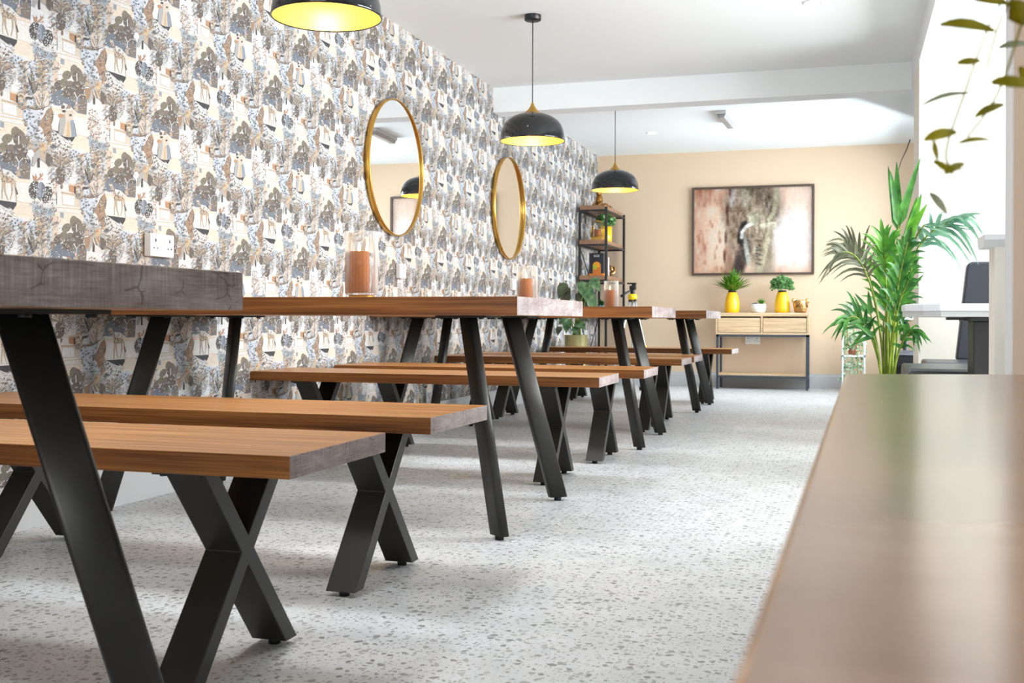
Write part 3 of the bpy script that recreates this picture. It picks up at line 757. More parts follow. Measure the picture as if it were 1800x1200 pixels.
    def clip(p, ax, lim, keep_less):
        out = []
        for i in range(len(p)):
            a, b = p[i], p[(i+1) % len(p)]
            ia = (a[ax] <= lim) == keep_less; ib = (b[ax] <= lim) == keep_less
            if ia: out.append(a)
            if ia != ib:
                t = (lim-a[ax])/(b[ax]-a[ax]); out.append((a[0]+(b[0]-a[0])*t, a[1]+(b[1]-a[1])*t))
        return out
    nl = len(items)
    verts += [(XW, y0, 0), (XW, y1, 0), (XW, y1, HC), (XW, y0, HC)]; faces.append((0, 1, 2, 3)); cols.append(C['cream'])
    bases = {}
    for li, (kind, pts, col) in enumerate(items):
        lin = srgb(*[q*.925 for q in col])[:3]; off = XW+0.0003+0.0022*li/nl
        step = DYS if kind == 'C' else 2*DYS
        cyv = sum(p[0] for p in pts)/len(pts); czv = sum(p[1] for p in pts)/len(pts)
        kmin = math.floor((-1.0-cyv)/step)-1; kmax = math.ceil((y1-cyv)/step)+1
        for k in range(kmin, kmax+1):
            dz = (k % 2)*DZS/2 if kind == 'C' else 0.0
            dy = k*step
            ly0 = min(p[0] for p in pts)+dy; ly1 = max(p[0] for p in pts)+dy
            if ly1 < -1.0 or ly0 > y1: continue
            for j in range(-6, 7):
                oz = dz+j*DZS
                a = min(p[1] for p in pts)+oz; b = max(p[1] for p in pts)+oz
                if b < z0 or a > z1: continue
                q = [(p[0]+dy, p[1]+oz) for p in pts]
                if a < z0: q = clip(q, 1, z0, False)
                if b > z1 and q: q = clip(q, 1, z1, True)
                if ly1 > y1 and q: q = clip(q, 0, y1, True)
                if len(q) < 3: continue
                o = len(verts); verts += [(off, p[0], p[1]) for p in q]
                faces.append(tuple(range(o, o+len(q)))); cols.append(lin)
    cols[0] = srgb(*[q*.925 for q in C['cream']])[:3]
    me = bpy.data.meshes.new('wall_left'); me.from_pydata(verts, [], faces)
    me.materials.append(M['paper'])
    at = me.attributes.new('Col', 'FLOAT_COLOR', 'FACE')
    buf = []
    for c in cols: buf += [c[0], c[1], c[2], 1.0]
    at.data.foreach_set('color', buf)
    o = bpy.data.objects.new('wall_left', me); COL.objects.link(o)
    print('wallpaper faces', len(faces))
    return struct(o)
wallpaper()
struct(MB().box((XW-.1, YF, 0), (XW-.002, YB, HC)).build('wall_left_core', M['white']))

# ================================================================ TABLES AND BENCHES
HT, TT, WT, LT = 0.7605, 0.058, 0.935, 1.612
HB, TB, WB, LB = 0.453, 0.0409, 0.414, 1.607
def rrect(cx, cyy, ux, uy, lw, lt, r=.009):
    """rounded rectangle ring: lw along (ux,uy), lt across"""
    out = []
    vx, vy = -uy, ux
    for sx, sy, a0 in ((1, 1, 0), (-1, 1, PI/2), (-1, -1, PI), (1, -1, 3*PI/2)):
        for k in range(4):
            a = a0+k*PI/6
            p, q = sx*(lw/2-r)+r*math.cos(a), sy*(lt/2-r)+r*math.sin(a)
            out.append((cx+ux*p+vx*q, cyy+uy*p+vy*q))
    return out
def make_table(label, loc, rz):
    t = thing('dining_table', label, 'table', loc, rz, None)
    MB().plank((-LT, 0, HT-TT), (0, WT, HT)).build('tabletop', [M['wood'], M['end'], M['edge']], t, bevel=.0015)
    for sx in (-1, 1):
        for sy in (-1, 1):
            fx = -.078 if sx > 0 else -LT+.078; tx = -.227 if sx > 0 else -LT+.227
            fy = WT/2+sy*.388; ty = WT/2+sy*.257
            d = Vector((fx-tx, fy-ty)).normalized()
            lo = [(x, y, .014) for x, y in rrect(fx, fy, d.x, d.y, .072, .034)]
            hi = [(x, y, HT-TT-.006) for x, y in rrect(tx, ty, d.x, d.y, .072, .034)]
            lg = MB().hull(lo, hi, sm=False).build('leg', M['steel'], t)
            for p in lg.data.polygons: p.use_smooth = len(p.vertices) == 4
            MB().cyl((fx, fy, 0), .014, .016, 14).build('glide', M['rubber'], lg)
            pl = MB().box((tx-.085, ty-.085, HT-TT-.007), (tx+.085, ty+.085, HT-TT-.0002))
            p = pl.build('mounting_plate', M['blacksteel'], t)
            for a in (-1, 1):
                for b in (-1, 1): MB().cyl((tx+a*.066, ty+b*.066, HT-TT-.012), .009, .006, 6).build('bolt', M['blacksteel'], p)
    return t
def make_bench(label, loc, rz):
    t = thing('bench', label, 'bench', loc, rz, None)
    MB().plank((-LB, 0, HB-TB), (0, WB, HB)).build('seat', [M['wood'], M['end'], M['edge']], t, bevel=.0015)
    h = HB-TB-.006-.013; s0, s1, w = .179, .135, .047
    k = s0+s1; yc = WB/2
    z1, z2, z3 = h*(s0-w/2)/k, h*s0/k, h*(s0+w/2)/k
    out = [(-s0-w/2, 0), (-s0+w/2, 0), (0, z1), (s0-w/2, 0), (s0+w/2, 0), (w/2, z2), (s1+w/2, h), (s1-w/2, h), (0, z3), (-s1+w/2, h), (-s1-w/2, h), (-w/2, z2)]
    out = [(yc+a, .013+b) for a, b in out]
    for xc in (-.242, -LB+.242):
        lg = MB().prism(out, 0, xc-.041, xc+.041).build('cross_leg', M['steel'], t, bevel=.002)
        for sgn in (-1, 1): MB().cyl((xc, yc+sgn*s0, 0), .013, .015, 14).build('glide', M['rubber'], lg)
        p = MB().box((xc-.05, yc-.185, HB-TB-.0062), (xc+.05, yc+.185, HB-TB-.0002)).build('mounting_plate', M['blacksteel'], t)
        for a in (-1, 1):
            for b in (-.165, .165): MB().cyl((xc+a*.038, yc+b, HB-TB-.011), .008, .005, 6).build('bolt', M['blacksteel'], p)
    return t
tables = [((-.9027, .535, 0), -.0179, 'nearest long wooden table, cut off by the left edge, with dark end grain'),
          ((-.9633, 3.1697, 0), .0206, 'long wooden table second from the camera, with the largest ribbed candle holder on it'),
          ((-.9797, 5.6501, 0), .0207, 'long wooden table third from the camera, behind the first full table'),
          ((-1.0, 8.08, 0), .0, 'farthest long wooden table, nearest to the console on the beige wall')]
T0 = make_table(tables[0][2], tables[0][0], tables[0][1])
T0['group'] = 'long dining tables along the papered wall'
for loc, rz, lab in tables[1:]: dup(T0, loc, rz, lab, T0['group'])
benches = [((-.92, 1.6805, 0), .0083, 'nearest wooden bench, at lower left, its top crossed by the big black table leg'),
           ((-.9588, 2.4418, 0), -.0116, 'wooden bench second from the camera, just behind the nearest bench'),
           ((-.9721, 4.3552, 0), .0102, 'wooden bench third from the camera, seen full length behind the second table leg pair'),
           ((-.921, 5.0912, 0), .0083, 'wooden bench fourth from the camera, on the near side of the third table'),
           ((-.9654, 6.6072, 0), -.0093, 'wooden bench fifth from the camera, on the far side of the third table'),
           ((-.9634, 7.1501, 0), -.0051, 'wooden bench sixth from the camera, mostly hidden behind the fifth bench'),
           ((-.9071, 9.0045, 0), -.0328, 'farthest wooden bench, running across in front of the black rack and the console')]
B0 = make_bench(benches[0][2], benches[0][0], benches[0][1])
B0['group'] = 'wooden benches with crossed steel legs'
for loc, rz, lab in benches[1:]: dup(B0, loc, rz, lab, B0['group'])

# blurred low table in the right foreground
zf = .60
A, B_, D_ = Vector((-.005, 1.925)), Vector((1.05, 2.24)), Vector((-.040, -.55))
ft = thing('low_table', 'blurred waxed wooden table filling the lower right foreground', 'table')
top = MB(); poly = [(D_.x, D_.y), (1.05, -.55), (B_.x, B_.y), (A.x, A.y)]
top.prism(poly, 2, zf-.045, zf)
top.build('tabletop', M['foreground'], ft, bevel=.004)
for x, y in ((.10, -.42), (.92, -.42), (.10, 1.75), (.92, 1.95)):
    MB().box((x-.03, y-.03, 0), (x+.03, y+.03, zf-.045)).build('leg', M['blacksteel'], ft)

# ================================================================ PENDANT LAMPS
def make_pendant(label, x, y, group):
    zr = 1.72
    t = thing('pendant_lamp', label, 'lamp', (x, y, 0), 0, group)
    outer = [(.187, 0), (.1865, .012), (.184, .035), (.179, .060), (.170, .085), (.154, .109), (.126, .132), (.090, .149), (.05, .159), (.02, .162)]
    inner = [(r-.0035 if r > .03 else r, h-.004 if h > .06 else h) for r, h in outer]
    MB().lathe([(a, zr+b) for a, b in outer], 56).lathe([(.1838, zr+.004), (.1838, zr-.003), (.1885, zr-.003), (.1885, zr+.004)], 56).build('shade', M['gloss'], t)
    il = MB().lathe([(a, zr+b) for a, b in inner], 56).lathe([(.1836, zr), (.1836, zr+.001)], 56, sm=False)
    il.build('shade_lining', M['goldpaint'], t)
    MB().lathe([(.052, zr+.157), (.046, zr+.164), (.034, zr+.174), (.022, zr+.186), (.013, zr+.200), (.008, zr+.215), (.004, zr+.22), (.0002, zr+.221)], 28).build('cone_cap', M['gold'], t)
    MB().cyl((0, 0, zr+.105), .018, .055, 16).build('lamp_holder', M['gloss'], t)
    MB().ball((0, 0, zr+.085), .028, 16).build('bulb', M['bulb'], t)
    MB().cyl((0, 0, zr+.218), .0028, HC-.03-zr-.218, 8).build('cord', M['plastic'], t)
    MB().lathe([(.0002, HC-.032), (.044, HC-.032), (.048, HC-.028), (.048, HC-.0005)], 32).build('ceiling_rose', M['plastic'], t)
    l = bpy.data.lights.new('pendant_light', 'POINT'); l.energy = 3.8; l.color = (1, .86, .60); l.shadow_soft_size = .03
    lo = bpy.data.objects.new('pendant_light', l); COL.objects.link(lo); lo.location = (x, y, zr+.045)
    return t
G = 'black dome pendants over the tables'
make_pendant('nearest black dome pendant lamp, cut by the top edge of the photo', -1.705, 3.36, G)
make_pendant('middle black dome pendant lamp, with its ceiling rose in view', -1.745, 6.03, G)
make_pendant('farthest black dome pendant lamp, in front of the black rack', -1.775, 8.50, G)

# ================================================================ LEFT WALL: mirrors and sockets
def round_mirror(yc, zc, r, label, turn):
    t = thing('round_mirror', label, 'mirror', (XW+.0028, yc, zc), 0, 'round gold mirrors on the papered wall')
    MB().lathe([(r-.007, .0005), (r, .0005), (r, .036), (r-.006, .036), (r-.007, .034), (r-.007, .0005)], 72, axis='x').build('frame', M['gold'], t)
    g = MB().lathe([(.0002, -.002), (r-.0085, -.002), (r-.0085, .002), (.0002, .002)], 72, axis='x', sm=False).build('mirror_glass', M['mirror'], t)
    g.location = (.0335-turn*r, 0, 0); g.rotation_euler = (0, 0, turn)
round_mirror(5.935, 1.582, .402, 'round gold-framed mirror nearer the camera, reflecting a pendant lamp', .0165)
round_mirror(8.185, 1.565, .402, 'round gold-framed mirror farther along the papered wall, reflecting mostly plain beige', .029)
def socket(name, label, loc, rz, w, h, d, double):
    """plate in local xz, facing -y"""
    t = thing(name, label, 'socket', loc, rz, 'white power sockets')
    MB().box((-w/2, -d, -h/2), (w/2, 0, h/2)).build('plate', M['socket'], t, bevel=.004)
    for s in ((-1, 1) if double else (0,)):
        cx = s*w*.30
        MB().box((cx-.004, -d-.0006, .012), (cx+.004, -d+.001, .024)).build('pin_slot', M['slot'], t)
        for q in (-1, 1): MB().box((cx+q*.011-.004, -d-.0006, -.014), (cx+q*.011+.004, -d+.001, -.009)).build('pin_slot', M['slot'], t)
        sx = s*w*.10 if double else w*.3
        MB().box((sx-.006, -d-.004, .006), (sx+.006, -d, .026)).build('switch', M['socket'], t, bevel=.0015)
socket('power_socket', 'white double socket on the papered wall above the nearest table', (XW+.0026, 3.635, .972), PI/2, .15, .088, .032, True)
socket('power_socket', 'white single socket below the nearer round mirror', (XW+.0026, 6.03, .977), PI/2, .09, .088, .03, False)
socket('power_socket', 'small white socket beyond the second table, below the farther mirror', (XW+.0026, 8.30, .969), PI/2, .09, .088, .03, False)
socket('power_socket', 'white double socket on the beige wall under the console drawers', (-.94, YB-.001, .486), 0, .15, .088, .02, True)

# ================================================================ CANDLES
def candle(x, y, label, z=HT):
    t = thing('candle_holder', label, 'candle', (x, y, z), 0, 'ribbed glass candle holders on the tables')
    MB().lathe([(.0002, 0), (.045, 0), (.046, .004), (.046, .014), (.0002, .015)], 40).build('base', M['gold'], t)
    gl = MB().lathe([(.050, .016), (.057, .020), (.057, .240)], 144, ribs=32, rib=.03)
    gl.lathe([(.057, .240), (.053, .240)], 144, sm=False).lathe([(.053, .240), (.053, .022), (.0002, .020)], 72)
    gl.build('glass', M['ribbed'], t)
    c = MB().lathe([(.0002, .024), (.035, .024), (.036, .03), (.036, .166), (.032, .170), (.0002, .166)], 32, (-.010, 0, 0))
    cd = c.build('wax', M['amber'], t)
    MB().lathe([(.0002, .168), (.004, .173), (.0055, .182), (.003, .194), (.0002, .203)], 12, (-.010, 0, 0)).build('flame', M['flame'], t)
candle(-1.655, 3.54, 'large ribbed glass candle holder on the second table, with an amber candle')
candle(-1.79, 6.10, 'ribbed glass candle holder on the third table, second of the three')
candle(-1.815, 8.56, 'ribbed glass candle holder on the farthest table, smallest in view')

# ================================================================ CEILING FITTINGS
def downlight(x, y, label, power=16, size=2.1):
    t = thing('downlight', label, 'ceiling light', (x, y, HC), 0, 'recessed downlights in the white ceiling')
    MB().lathe([(.040, -.0005), (.040, -.004), (.050, -.004), (.053, -.0005)], 32).build('bezel', M['white'], t)
    MB().lathe([(.0002, -.002), (.040, -.002)], 32, sm=False).build('lens', M['led'], t)
    l = bpy.data.lights.new('downlight_beam', 'SPOT'); l.energy = power; l.spot_size = size; l.spot_blend = .9; l.color = (.93, .97, 1); l.shadow_soft_size = .28
    lo = bpy.data.objects.new('downlight_beam', l); COL.objects.link(lo); lo.location = (x, y, HC-.012)
downlight(-1.77, 10.157, 'lit downlight left of the emergency fitting in the far ceiling')
downlight(-.221, 10.139, 'lit downlight right of the emergency fitting in the far ceiling')
downlight(-.195, 6.22, 'lit downlight at the top edge of the photo, nearest of the three')
for x, y, lab in ((-.195, 4.6, 'added fill downlight by the aisle beside the third bench, overhead out of frame'), (-1.77, 5.0, 'added fill downlight over the third and fourth benches, overhead out of frame'),
                  (-.195, 2.95, 'added fill downlight by the aisle beside the second bench, overhead out of frame'), (-1.5, 2.8, 'added fill downlight over the two nearest benches, overhead out of frame'), (.3, .8, 'added fill downlight above the blurred low table, overhead out of frame')):
    downlight(x, y, lab, 110 if x < -1 else 34, 1.4 if x < -1 else 1.7)  # unseen extra fittings, added to brighten the bench tops and floor
downlight(-1.5, 1.75, 'added fill downlight straight above the nearest bench, overhead out of frame', 85, 1.15)  # another unseen fitting, added to brighten the nearest bench top

et = thing('emergency_light', 'grey emergency light box on the far ceiling between two downlights', 'emergency light', (-1.012, 9.49, HC), -.04)
MB().prism([(-.045, 0), (.045, 0), (.045, -.03), (-.045, -.03)], 1, -.29, .29).build('housing', M['fitting'], et, bevel=.004)
MB().prism([(-.04, -.03), (.04, -.03), (.026, -.062), (-.026, -.062)], 1, -.275, .275).build('diffuser', M['fittinglens'], et, bevel=.006)

# ================================================================ BACK WALL: painting and console
def painting():
    x0, x1, z0, z1 = -1.562, -.333, 1.156, 2.070
    t = thing('framed_painting', 'large framed brown elephant painting above the console', 'painting', ((x0+x1)/2, YB, (z0+z1)/2))
    w, h = (x1-x0)/2, (z1-z0)/2; f = .022
    fr = MB()
    fr.box((-w, -.04, h-f), (w, -.002, h)).box((-w, -.04, -h), (w, -.002, -h+f)).box((-w, -.04, -h+f), (-w+f, -.002, h-f)).box((w-f, -.04, -h+f), (w, -.002, h-f))
    fr.build('frame', M['brownwood'], t, bevel=.002)
    NX, NZ = 150, 112
    rnd = random.Random(9)
    # smooth value noise
    def grid(n, mm): return [[rnd.random() for _ in range(mm+2)] for _ in range(n+2)]
    gs = [(grid(8, 4), 8, 4), (grid(22, 7), 22, 7), (grid(50, 16), 50, 16), (grid(75, 60), 75, 60)]
    def noise(u, v, k):
        g, n, mm = gs[k]; a, b = u*n, v*mm; i, j = int(a), int(b); fa, fb = a-i, b-j
        fa = fa*fa*(3-2*fa); fb = fb*fb*(3-2*fb)
        return (g[i][j]*(1-fa)+g[i+1][j]*fa)*(1-fb)+(g[i][j+1]*(1-fa)+g[i+1][j+1]*fa)*fb
    mixc = lambda a, b, k: tuple(p+(q-p)*max(0, min(1, k)) for p, q in zip(a, b))
    def blob(u, v, cu, cv, ru, rv, soft=.5, rot=0):
        du, dv = u-cu, v-cv; r = math.radians(rot)
        a, b = (du*math.cos(r)+dv*math.sin(r))/ru, (-du*math.sin(r)+dv*math.cos(r))/rv
        d = math.hypot(a, b); return max(0, min(1, (1-d)/soft+.5))
    def seg(u, v, pts, wd, soft=.6):
        best = 9
        for (a, b), (c, d) in zip(pts, pts[1:]):
            dx, dy = c-a, (d-b); l = dx*dx+dy*dy
            k = max(0, min(1, ((u-a)*dx+(v-b)*dy)/l))
            best = min(best, math.hypot(u-a-dx*k, (v-b-dy*k)*.74))
        return max(0, min(1, (1-best/wd)/soft+.3)) if best < wd*1.3 else 0
    def colour(u, v):         # u right, v down, 0..1
        n1, n2, n3, n4 = (noise(u, v, k) for k in range(4))
        st = n2*.5+n3*.5
        c = mixc((.86, .72, .62), (.93, .83, .76), u*1.3-.2+(n1-.5)*.5)
        c = mixc(c, (.70, .48, .38), (.9-u*6)*.55+(n1-.5)*.3 if u < .2 else 0)
        c = mixc(c, (.68, .50, .40), max(0, .30-v)*2.2*(1.25-u))
        c = mixc(c, (.94, .90, .90), blob(u, v, .82, .60, .20, .30, .9))
        c = mixc(c, (.80, .55, .42), max(0, v-.88)*3.2*(.4+st))
        c = mixc(c, (.88, .80, .72), blob(u, v, .22, .62, .09, .22, .8)*.6)
        c = mixc(c, (.58, .36, .27), max(0, st-.56)*2.6*(1 if u < .33 else .25))
        c = mixc(c, (.84, .81, .74), max(0, .42-st)*2.4*(1 if u < .36 else .2))
        # head, ear, trunk
        e = blob(u, v, .50, .24, .235, .34, .5); c = mixc(c, (.42, .36, .30), e)
        e = blob(u, v, .36, .42, .085, .46, .6); c = mixc(c, (.55, .46, .38), e*.9)
        e = blob(u, v, .56, .62, .11, .50, .5, -6); c = mixc(c, (.62, .55, .46), e)
        e = blob(u, v, .40, .88, .055, .30, .6, 14); c = mixc(c, (.27, .215, .19), e)
        e = blob(u, v, .30, .95, .035, .18, .8); c = mixc(c, (.50, .36, .28), e*.6)
        e = seg(u, v, [(.435, .42), (.405, .50), (.40, .62), (.45, .70), (.455, .80)], .030); c = mixc(c, (.20, .18, .17), e)
        e = seg(u, v, [(.50, .42), (.45, .45), (.415, .52), (.41, .58)], .017); c = mixc(c, (.86, .84, .81), e)
        e = blob(u, v, .455, .74, .022, .17, .6, -6); c = mixc(c, (.72, .70, .66), e)
        e = seg(u, v, [(.58, .45), (.63, .435), (.69, .43)], .024); c = mixc(c, (.78, .75, .64), e)
        e = seg(u, v, [(.70, .02), (.705, .15), (.675, .30), (.64, .38)], .022); c = mixc(c, (.64, .61, .50), e)
        e = seg(u, v, [(.66, .46), (.625, .65), (.585, .85), (.56, .98)], .030); c = mixc(c, (.74, .69, .58), e*.8)
        e = blob(u, v, .515, .36, .05, .06, .7); c = mixc(c, (.72, .70, .60), e*.8)
        e = blob(u, v, .43, .12, .05, .10, .7); c = mixc(c, (.66, .61, .54), e*.6)
        e = blob(u, v, .33, .08, .03, .14, .8); c = mixc(c, (.60, .57, .56), e*.8)
        for k in range(6): c = mixc(c, (.36, .32, .28), blob(u, v, .555, .62+.055*k, .03, .012, .8, 18)*.7)
        for k in range(4): c = mixc(c, (.20, .18, .18), blob(u, v, .54, .70+.035*k, .008, .011, .6)*.9)
        for cu, cv in ((.31, .03), (.285, .24), (.29, .36), (.275, .58), (.265, .80)): c = mixc(c, (.34, .20, .15), blob(u, v, cu, cv, .012, .07, .8)*.85)
        inside = blob(u, v, .49, .35, .24, .55, .5)
        dk = (n3*.6+n4*.4-.5)
        c = tuple(max(.05, q+dk*(.34*inside+.07)) for q in c)
        return c
    vs = []; fs = []; cl = []
    W2, H2 = w-f+.002, h-f+.002
    for j in range(NZ+1):
        for i in range(NX+1):
            vs.append((-W2+2*W2*i/NX, -.022, H2-2*H2*j/NZ))
            cl += list(srgb(*[min(1, q*.94) for q in colour(i/NX*.999, j/NZ*.999)]))
    for j in range(NZ):
        for i in range(NX):
            a = j*(NX+1)+i; fs.append((a, a+NX+1, a+NX+2, a+1))
    n0 = len(vs)
    vs += [(-W2, -.004, H2), (W2, -.004, H2), (W2, -.004, -H2), (-W2, -.004, -H2)]
    fs += [(n0, n0+1, n0+2, n0+3), (0, NX, n0+1, n0), (NX, NZ*(NX+1)+NX, n0+2, n0+1), (NZ*(NX+1)+NX, NZ*(NX+1), n0+3, n0+2), (NZ*(NX+1), 0, n0, n0+3)]
    cl += [.3, .25, .2, 1]*4
    me = bpy.data.meshes.new('canvas'); me.from_pydata(vs, [], fs)
    me.attributes.new('Col', 'FLOAT_COLOR', 'POINT').data.foreach_set('color', cl)
    me.materials.append(printed('painted_canvas', rough=.55, speck=.12, sscale=120))
    o = bpy.data.objects.new('canvas', me); COL.objects.link(o); o.parent = t
painting()

CX0, CX1, CY0, CY1, CZ = -1.275, -.370, 11.06, 11.405, .765
ct = thing('console_table', 'pale oak console table with two drawers against the beige wall', 'console', ((CX0+CX1)/2, CY0, 0))
w2, dd = (CX1-CX0)/2, CY1-CY0
cs = MB()
cs.box((-w2, 0, CZ-.036), (w2, dd, CZ)).box((-w2, 0, .548), (w2, dd, .566)).box((-w2, 0, .566), (-w2+.018, dd, CZ-.036)).box((w2-.018, 0, .566), (w2, dd, CZ-.036))
cs.box((-.009, 0, .566), (.009, dd, CZ-.036)).box((-w2+.018, dd-.012, .566), (w2-.018, dd, CZ-.036))
cs.build('carcass', M['consolewood'], ct)
for s in (-1, 1):
    a, b = (-w2+.022, -.013) if s < 0 else (.013, w2-.022)
    MB().box((a, .006, .570), (b, .30, CZ-.052)).build('drawer', M['consolewood'], ct, bevel=.002)
fr = MB()
for x in (-w2+.005, w2-.027):
    for y in (.002, dd-.024): fr.box((x, y, 0), (x+.022, y+.022, .548))
fr.box((-w2+.005, .002, .526), (w2-.005, .024, .548)).box((-w2+.005, dd-.024, .526), (w2-.005, dd-.002, .548))
fr.box((-w2+.027, .002, .118), (w2-.027, .020, .138)).box((-w2+.027, dd-.022, .118), (w2-.027, dd-.004, .138))
fr.box((-w2+.005, .024, .118), (-w2+.023, dd-.024, .138)).box((w2-.023, .024, .118), (w2-.005, dd-.024, .138))
fr.build('frame', M['bluesteel'], ct)
MB().box((-w2+.024, .01, .1382), (w2-.024, dd-.008, .158)).build('lower_shelf', M['consolewood'], ct)

# --- ornaments on the console
def spiky(parent, name, base, n, L, w, mat, seed, spread=.9, droop=.25, up=1.0):
    r = random.Random(seed); mb = MB()
    for i in range(n):
        az = 2*PI*i*.618+r.uniform(-.2, .2); el = spread*math.sqrt((i+.5)/n)
        l = L*r.uniform(.75, 1.1)
        d = Vector((math.cos(az)*math.sin(el), math.sin(az)*math.sin(el), math.cos(el)*up))
        pts = []
        for k in range(6):
            t = k/5; q = d*l*t; q.z -= droop*l*t*t*math.sin(el)
            pts.append(Vector(base)+q)
        nrm = Vector((-d.z*math.cos(az), -d.z*math.sin(az), math.hypot(d.x, d.y)+.05))
        mb.blade(pts, w*r.uniform(.8, 1.15), nrm, fold=.35)
    return mb.build(name, mat, parent)
def bushy(parent, name, c, rad, n, leaf, mat, seed, sq=1.0):
    r = random.Random(seed); mb = MB()
    for i in range(n):
        z = r.uniform(-.45, 1); a = r.uniform(0, 2*PI); q = math.sqrt(max(0, 1-z*z))
        rr = rad*r.uniform(.55, 1.0)
        d = Vector((math.cos(a)*q, math.sin(a)*q, z*sq))
        p = Vector(c)+d*rr
        t = (d+Vector((r.uniform(-.7, .7), r.uniform(-.7, .7), r.uniform(-.4, .7)))).normalized()
        mb.blade([p-t*leaf*.5, p-t*leaf*.15, p+t*leaf*.2, p+t*leaf*.5], leaf*.75, d+Vector((0.01, .02, .3)), fold=.15, prof=lambda k: max(.06, math.sin(PI*(.1+.85*k))))
    return mb.build(name, mat, parent)
vase = [(.0002, 0), (.066, 0), (.072, .006), (.074, .03), (.073, .06), (.070, .085), (.063, .115), (.054, .138), (.047, .150), (.045, .157), (.041, .157), (.041, .140)]
def yellow_vase(px, label):
    p = atY(px, 548, 11.20)
    t = thing('potted_plant', label, 'plant', (p.x, 11.20, CZ), 0, 'yellow vases of greenery on the console')
    MB().lathe([(a*1.02, b*1.32) for a, b in vase], 40).build('vase', M['yellow'], t)
    MB().lathe([(.0002, .196), (.041, .196), (.042, .205), (.040, .224), (.0002, .226)], 20).build('soil_plug', M['soil'], t)
    return t
v1 = yellow_vase(1287, 'yellow vase with spiky grass at the left end of the console')
spiky(v1, 'foliage', (0, 0, .212), 110, .25, .024, M['grass'], 3, spread=1.15, droop=.18)
v2 = yellow_vase(1375, 'yellow vase with a rounded leafy bush towards the right of the console')
bushy(v2, 'foliage', (0, 0, .272), .118, 420, .034, M['bush'], 5, .85)
p = atY(1333, 548, 11.17)
wp = thing('succulent_bowl', 'small white bowl of succulents between the two yellow vases', 'plant', (p.x, 11.17, CZ))
MB().lathe([(.0002, 0), (.054, 0), (.070, .014), (.075, .05), (.075, .088), (.070, .088), (.068, .074), (.0002, .072)], 36).build('bowl', M['whiteglaze'], wp)
spiky(wp, 'aloe', (.028, 0, .072), 18, .085, .017, M['succulent'], 7, spread=.85, droop=0)
sl = MB(); r = random.Random(2)
for i in range(26):
    a = i*2.4; q = .008+.0011*i
    sl.ball((-.036+math.cos(a)*q, math.sin(a)*q*.9, .092+.006*math.cos(i)-.0006*i), .010, 8, sc=(1, 1, .6))
sl.build('rosette', M['slateleaf'], wp)
# golden tiger-head cup
p = atY(1407, 548, 11.17)
tg = thing('animal_head_pot', 'small gold big-cat head pot at the right end of the console', 'ornament', (p.x, 11.17, CZ), .35)
hd = MB().lathe([(.0002, 0), (.052, 0), (.058, .01), (.066, .05), (.072, .085), (.071, .118), (.066, .128), (.060, .128), (.058, .108), (.0002, .100)], 36)
hd.build('head', M['tigergold'], tg)
sn = MB().ball((0, -.066, .048), .034, 16, sc=(1.05, .95, .8)).ball((0, -.094, .060), .012, 10, sc=(1.2, .8, .8)).ball((0, -.068, .026), .024, 12, sc=(1.1, .9, .7))
sn.ball((-.032, -.052, .088), .020, 10, sc=(1, .6, .7)).ball((.032, -.052, .088), .020, 10, sc=(1, .6, .7))
sn.build('muzzle', M['tigergold'], tg)
for s in (-1, 1):
    MB().ball((s*.068, -.012, .120), .026, 14, sc=(.95, .45, 1.0)).build('ear', M['tigergold'], tg)
    MB().ball((s*.031, -.066, .090), .007, 8).build('eye', M['slot'], tg)
for s in (-1, 1):
    for k in range(4):
        a = -PI/2+s*(.45+.16*k)
        MB().tube([(math.cos(a)*(.0725+.001*j), math.sin(a)*(.0725+.001*j), .118-.022*j-.008*k) for j in range(3)], .0035, 6).build('stripe', M['bronze'], tg)

# ================================================================ BLACK RACK AND ITS CONTENTS
RX0, RX1, RY0, RY1 = -2.55, -2.262, 10.46, 11.36
rk = thing('shelving_rack', 'black steel rack with wooden shelves in the far left corner', 'shelf unit', (0, 0, 0))
for x in (RX0, RX1-.022):
    for y in (RY0, RY1-.022): MB().box((x, y, 0), (x+.022, y+.022, 1.80)).build('post', M['blacksteel'], rk)
SH = [1.815, 1.475, 1.125, .775, .33]
for z in SH:
    MB().box((RX0+.012, RY0-.006, z-.040), (RX1-.026, RY1-.02, z)).build('shelf', M['rackwood'], rk)
    rl = MB()
    rl.box((RX0, RY0+.002, z-.058), (RX1, RY0+.020, z-.041)).box((RX0, RY1-.020, z-.058), (RX1, RY1-.002, z-.041))
    rl.box((RX1-.020, RY0+.02, z-.058), (RX1-.002, RY1-.02, z-.041)).box((RX0+.002, RY0+.02, z-.058), (RX0+.020, RY1-.02, z-.041))
    rl.build('shelf_rail', M['blacksteel'], rk)
for za, zb in ((SH[3], SH[2]-.06), (SH[2], SH[1]-.06), (SH[4], SH[3]-.06)):
    for a, b in ((RY0+.02, (RY0+RY1)/2), (RY1-.02, (RY0+RY1)/2)):
        MB().tube([(RX0+.006, a, zb), (RX0+.006, b, za+.01)], .005, 8).build('brace', M['blacksteel'], rk)
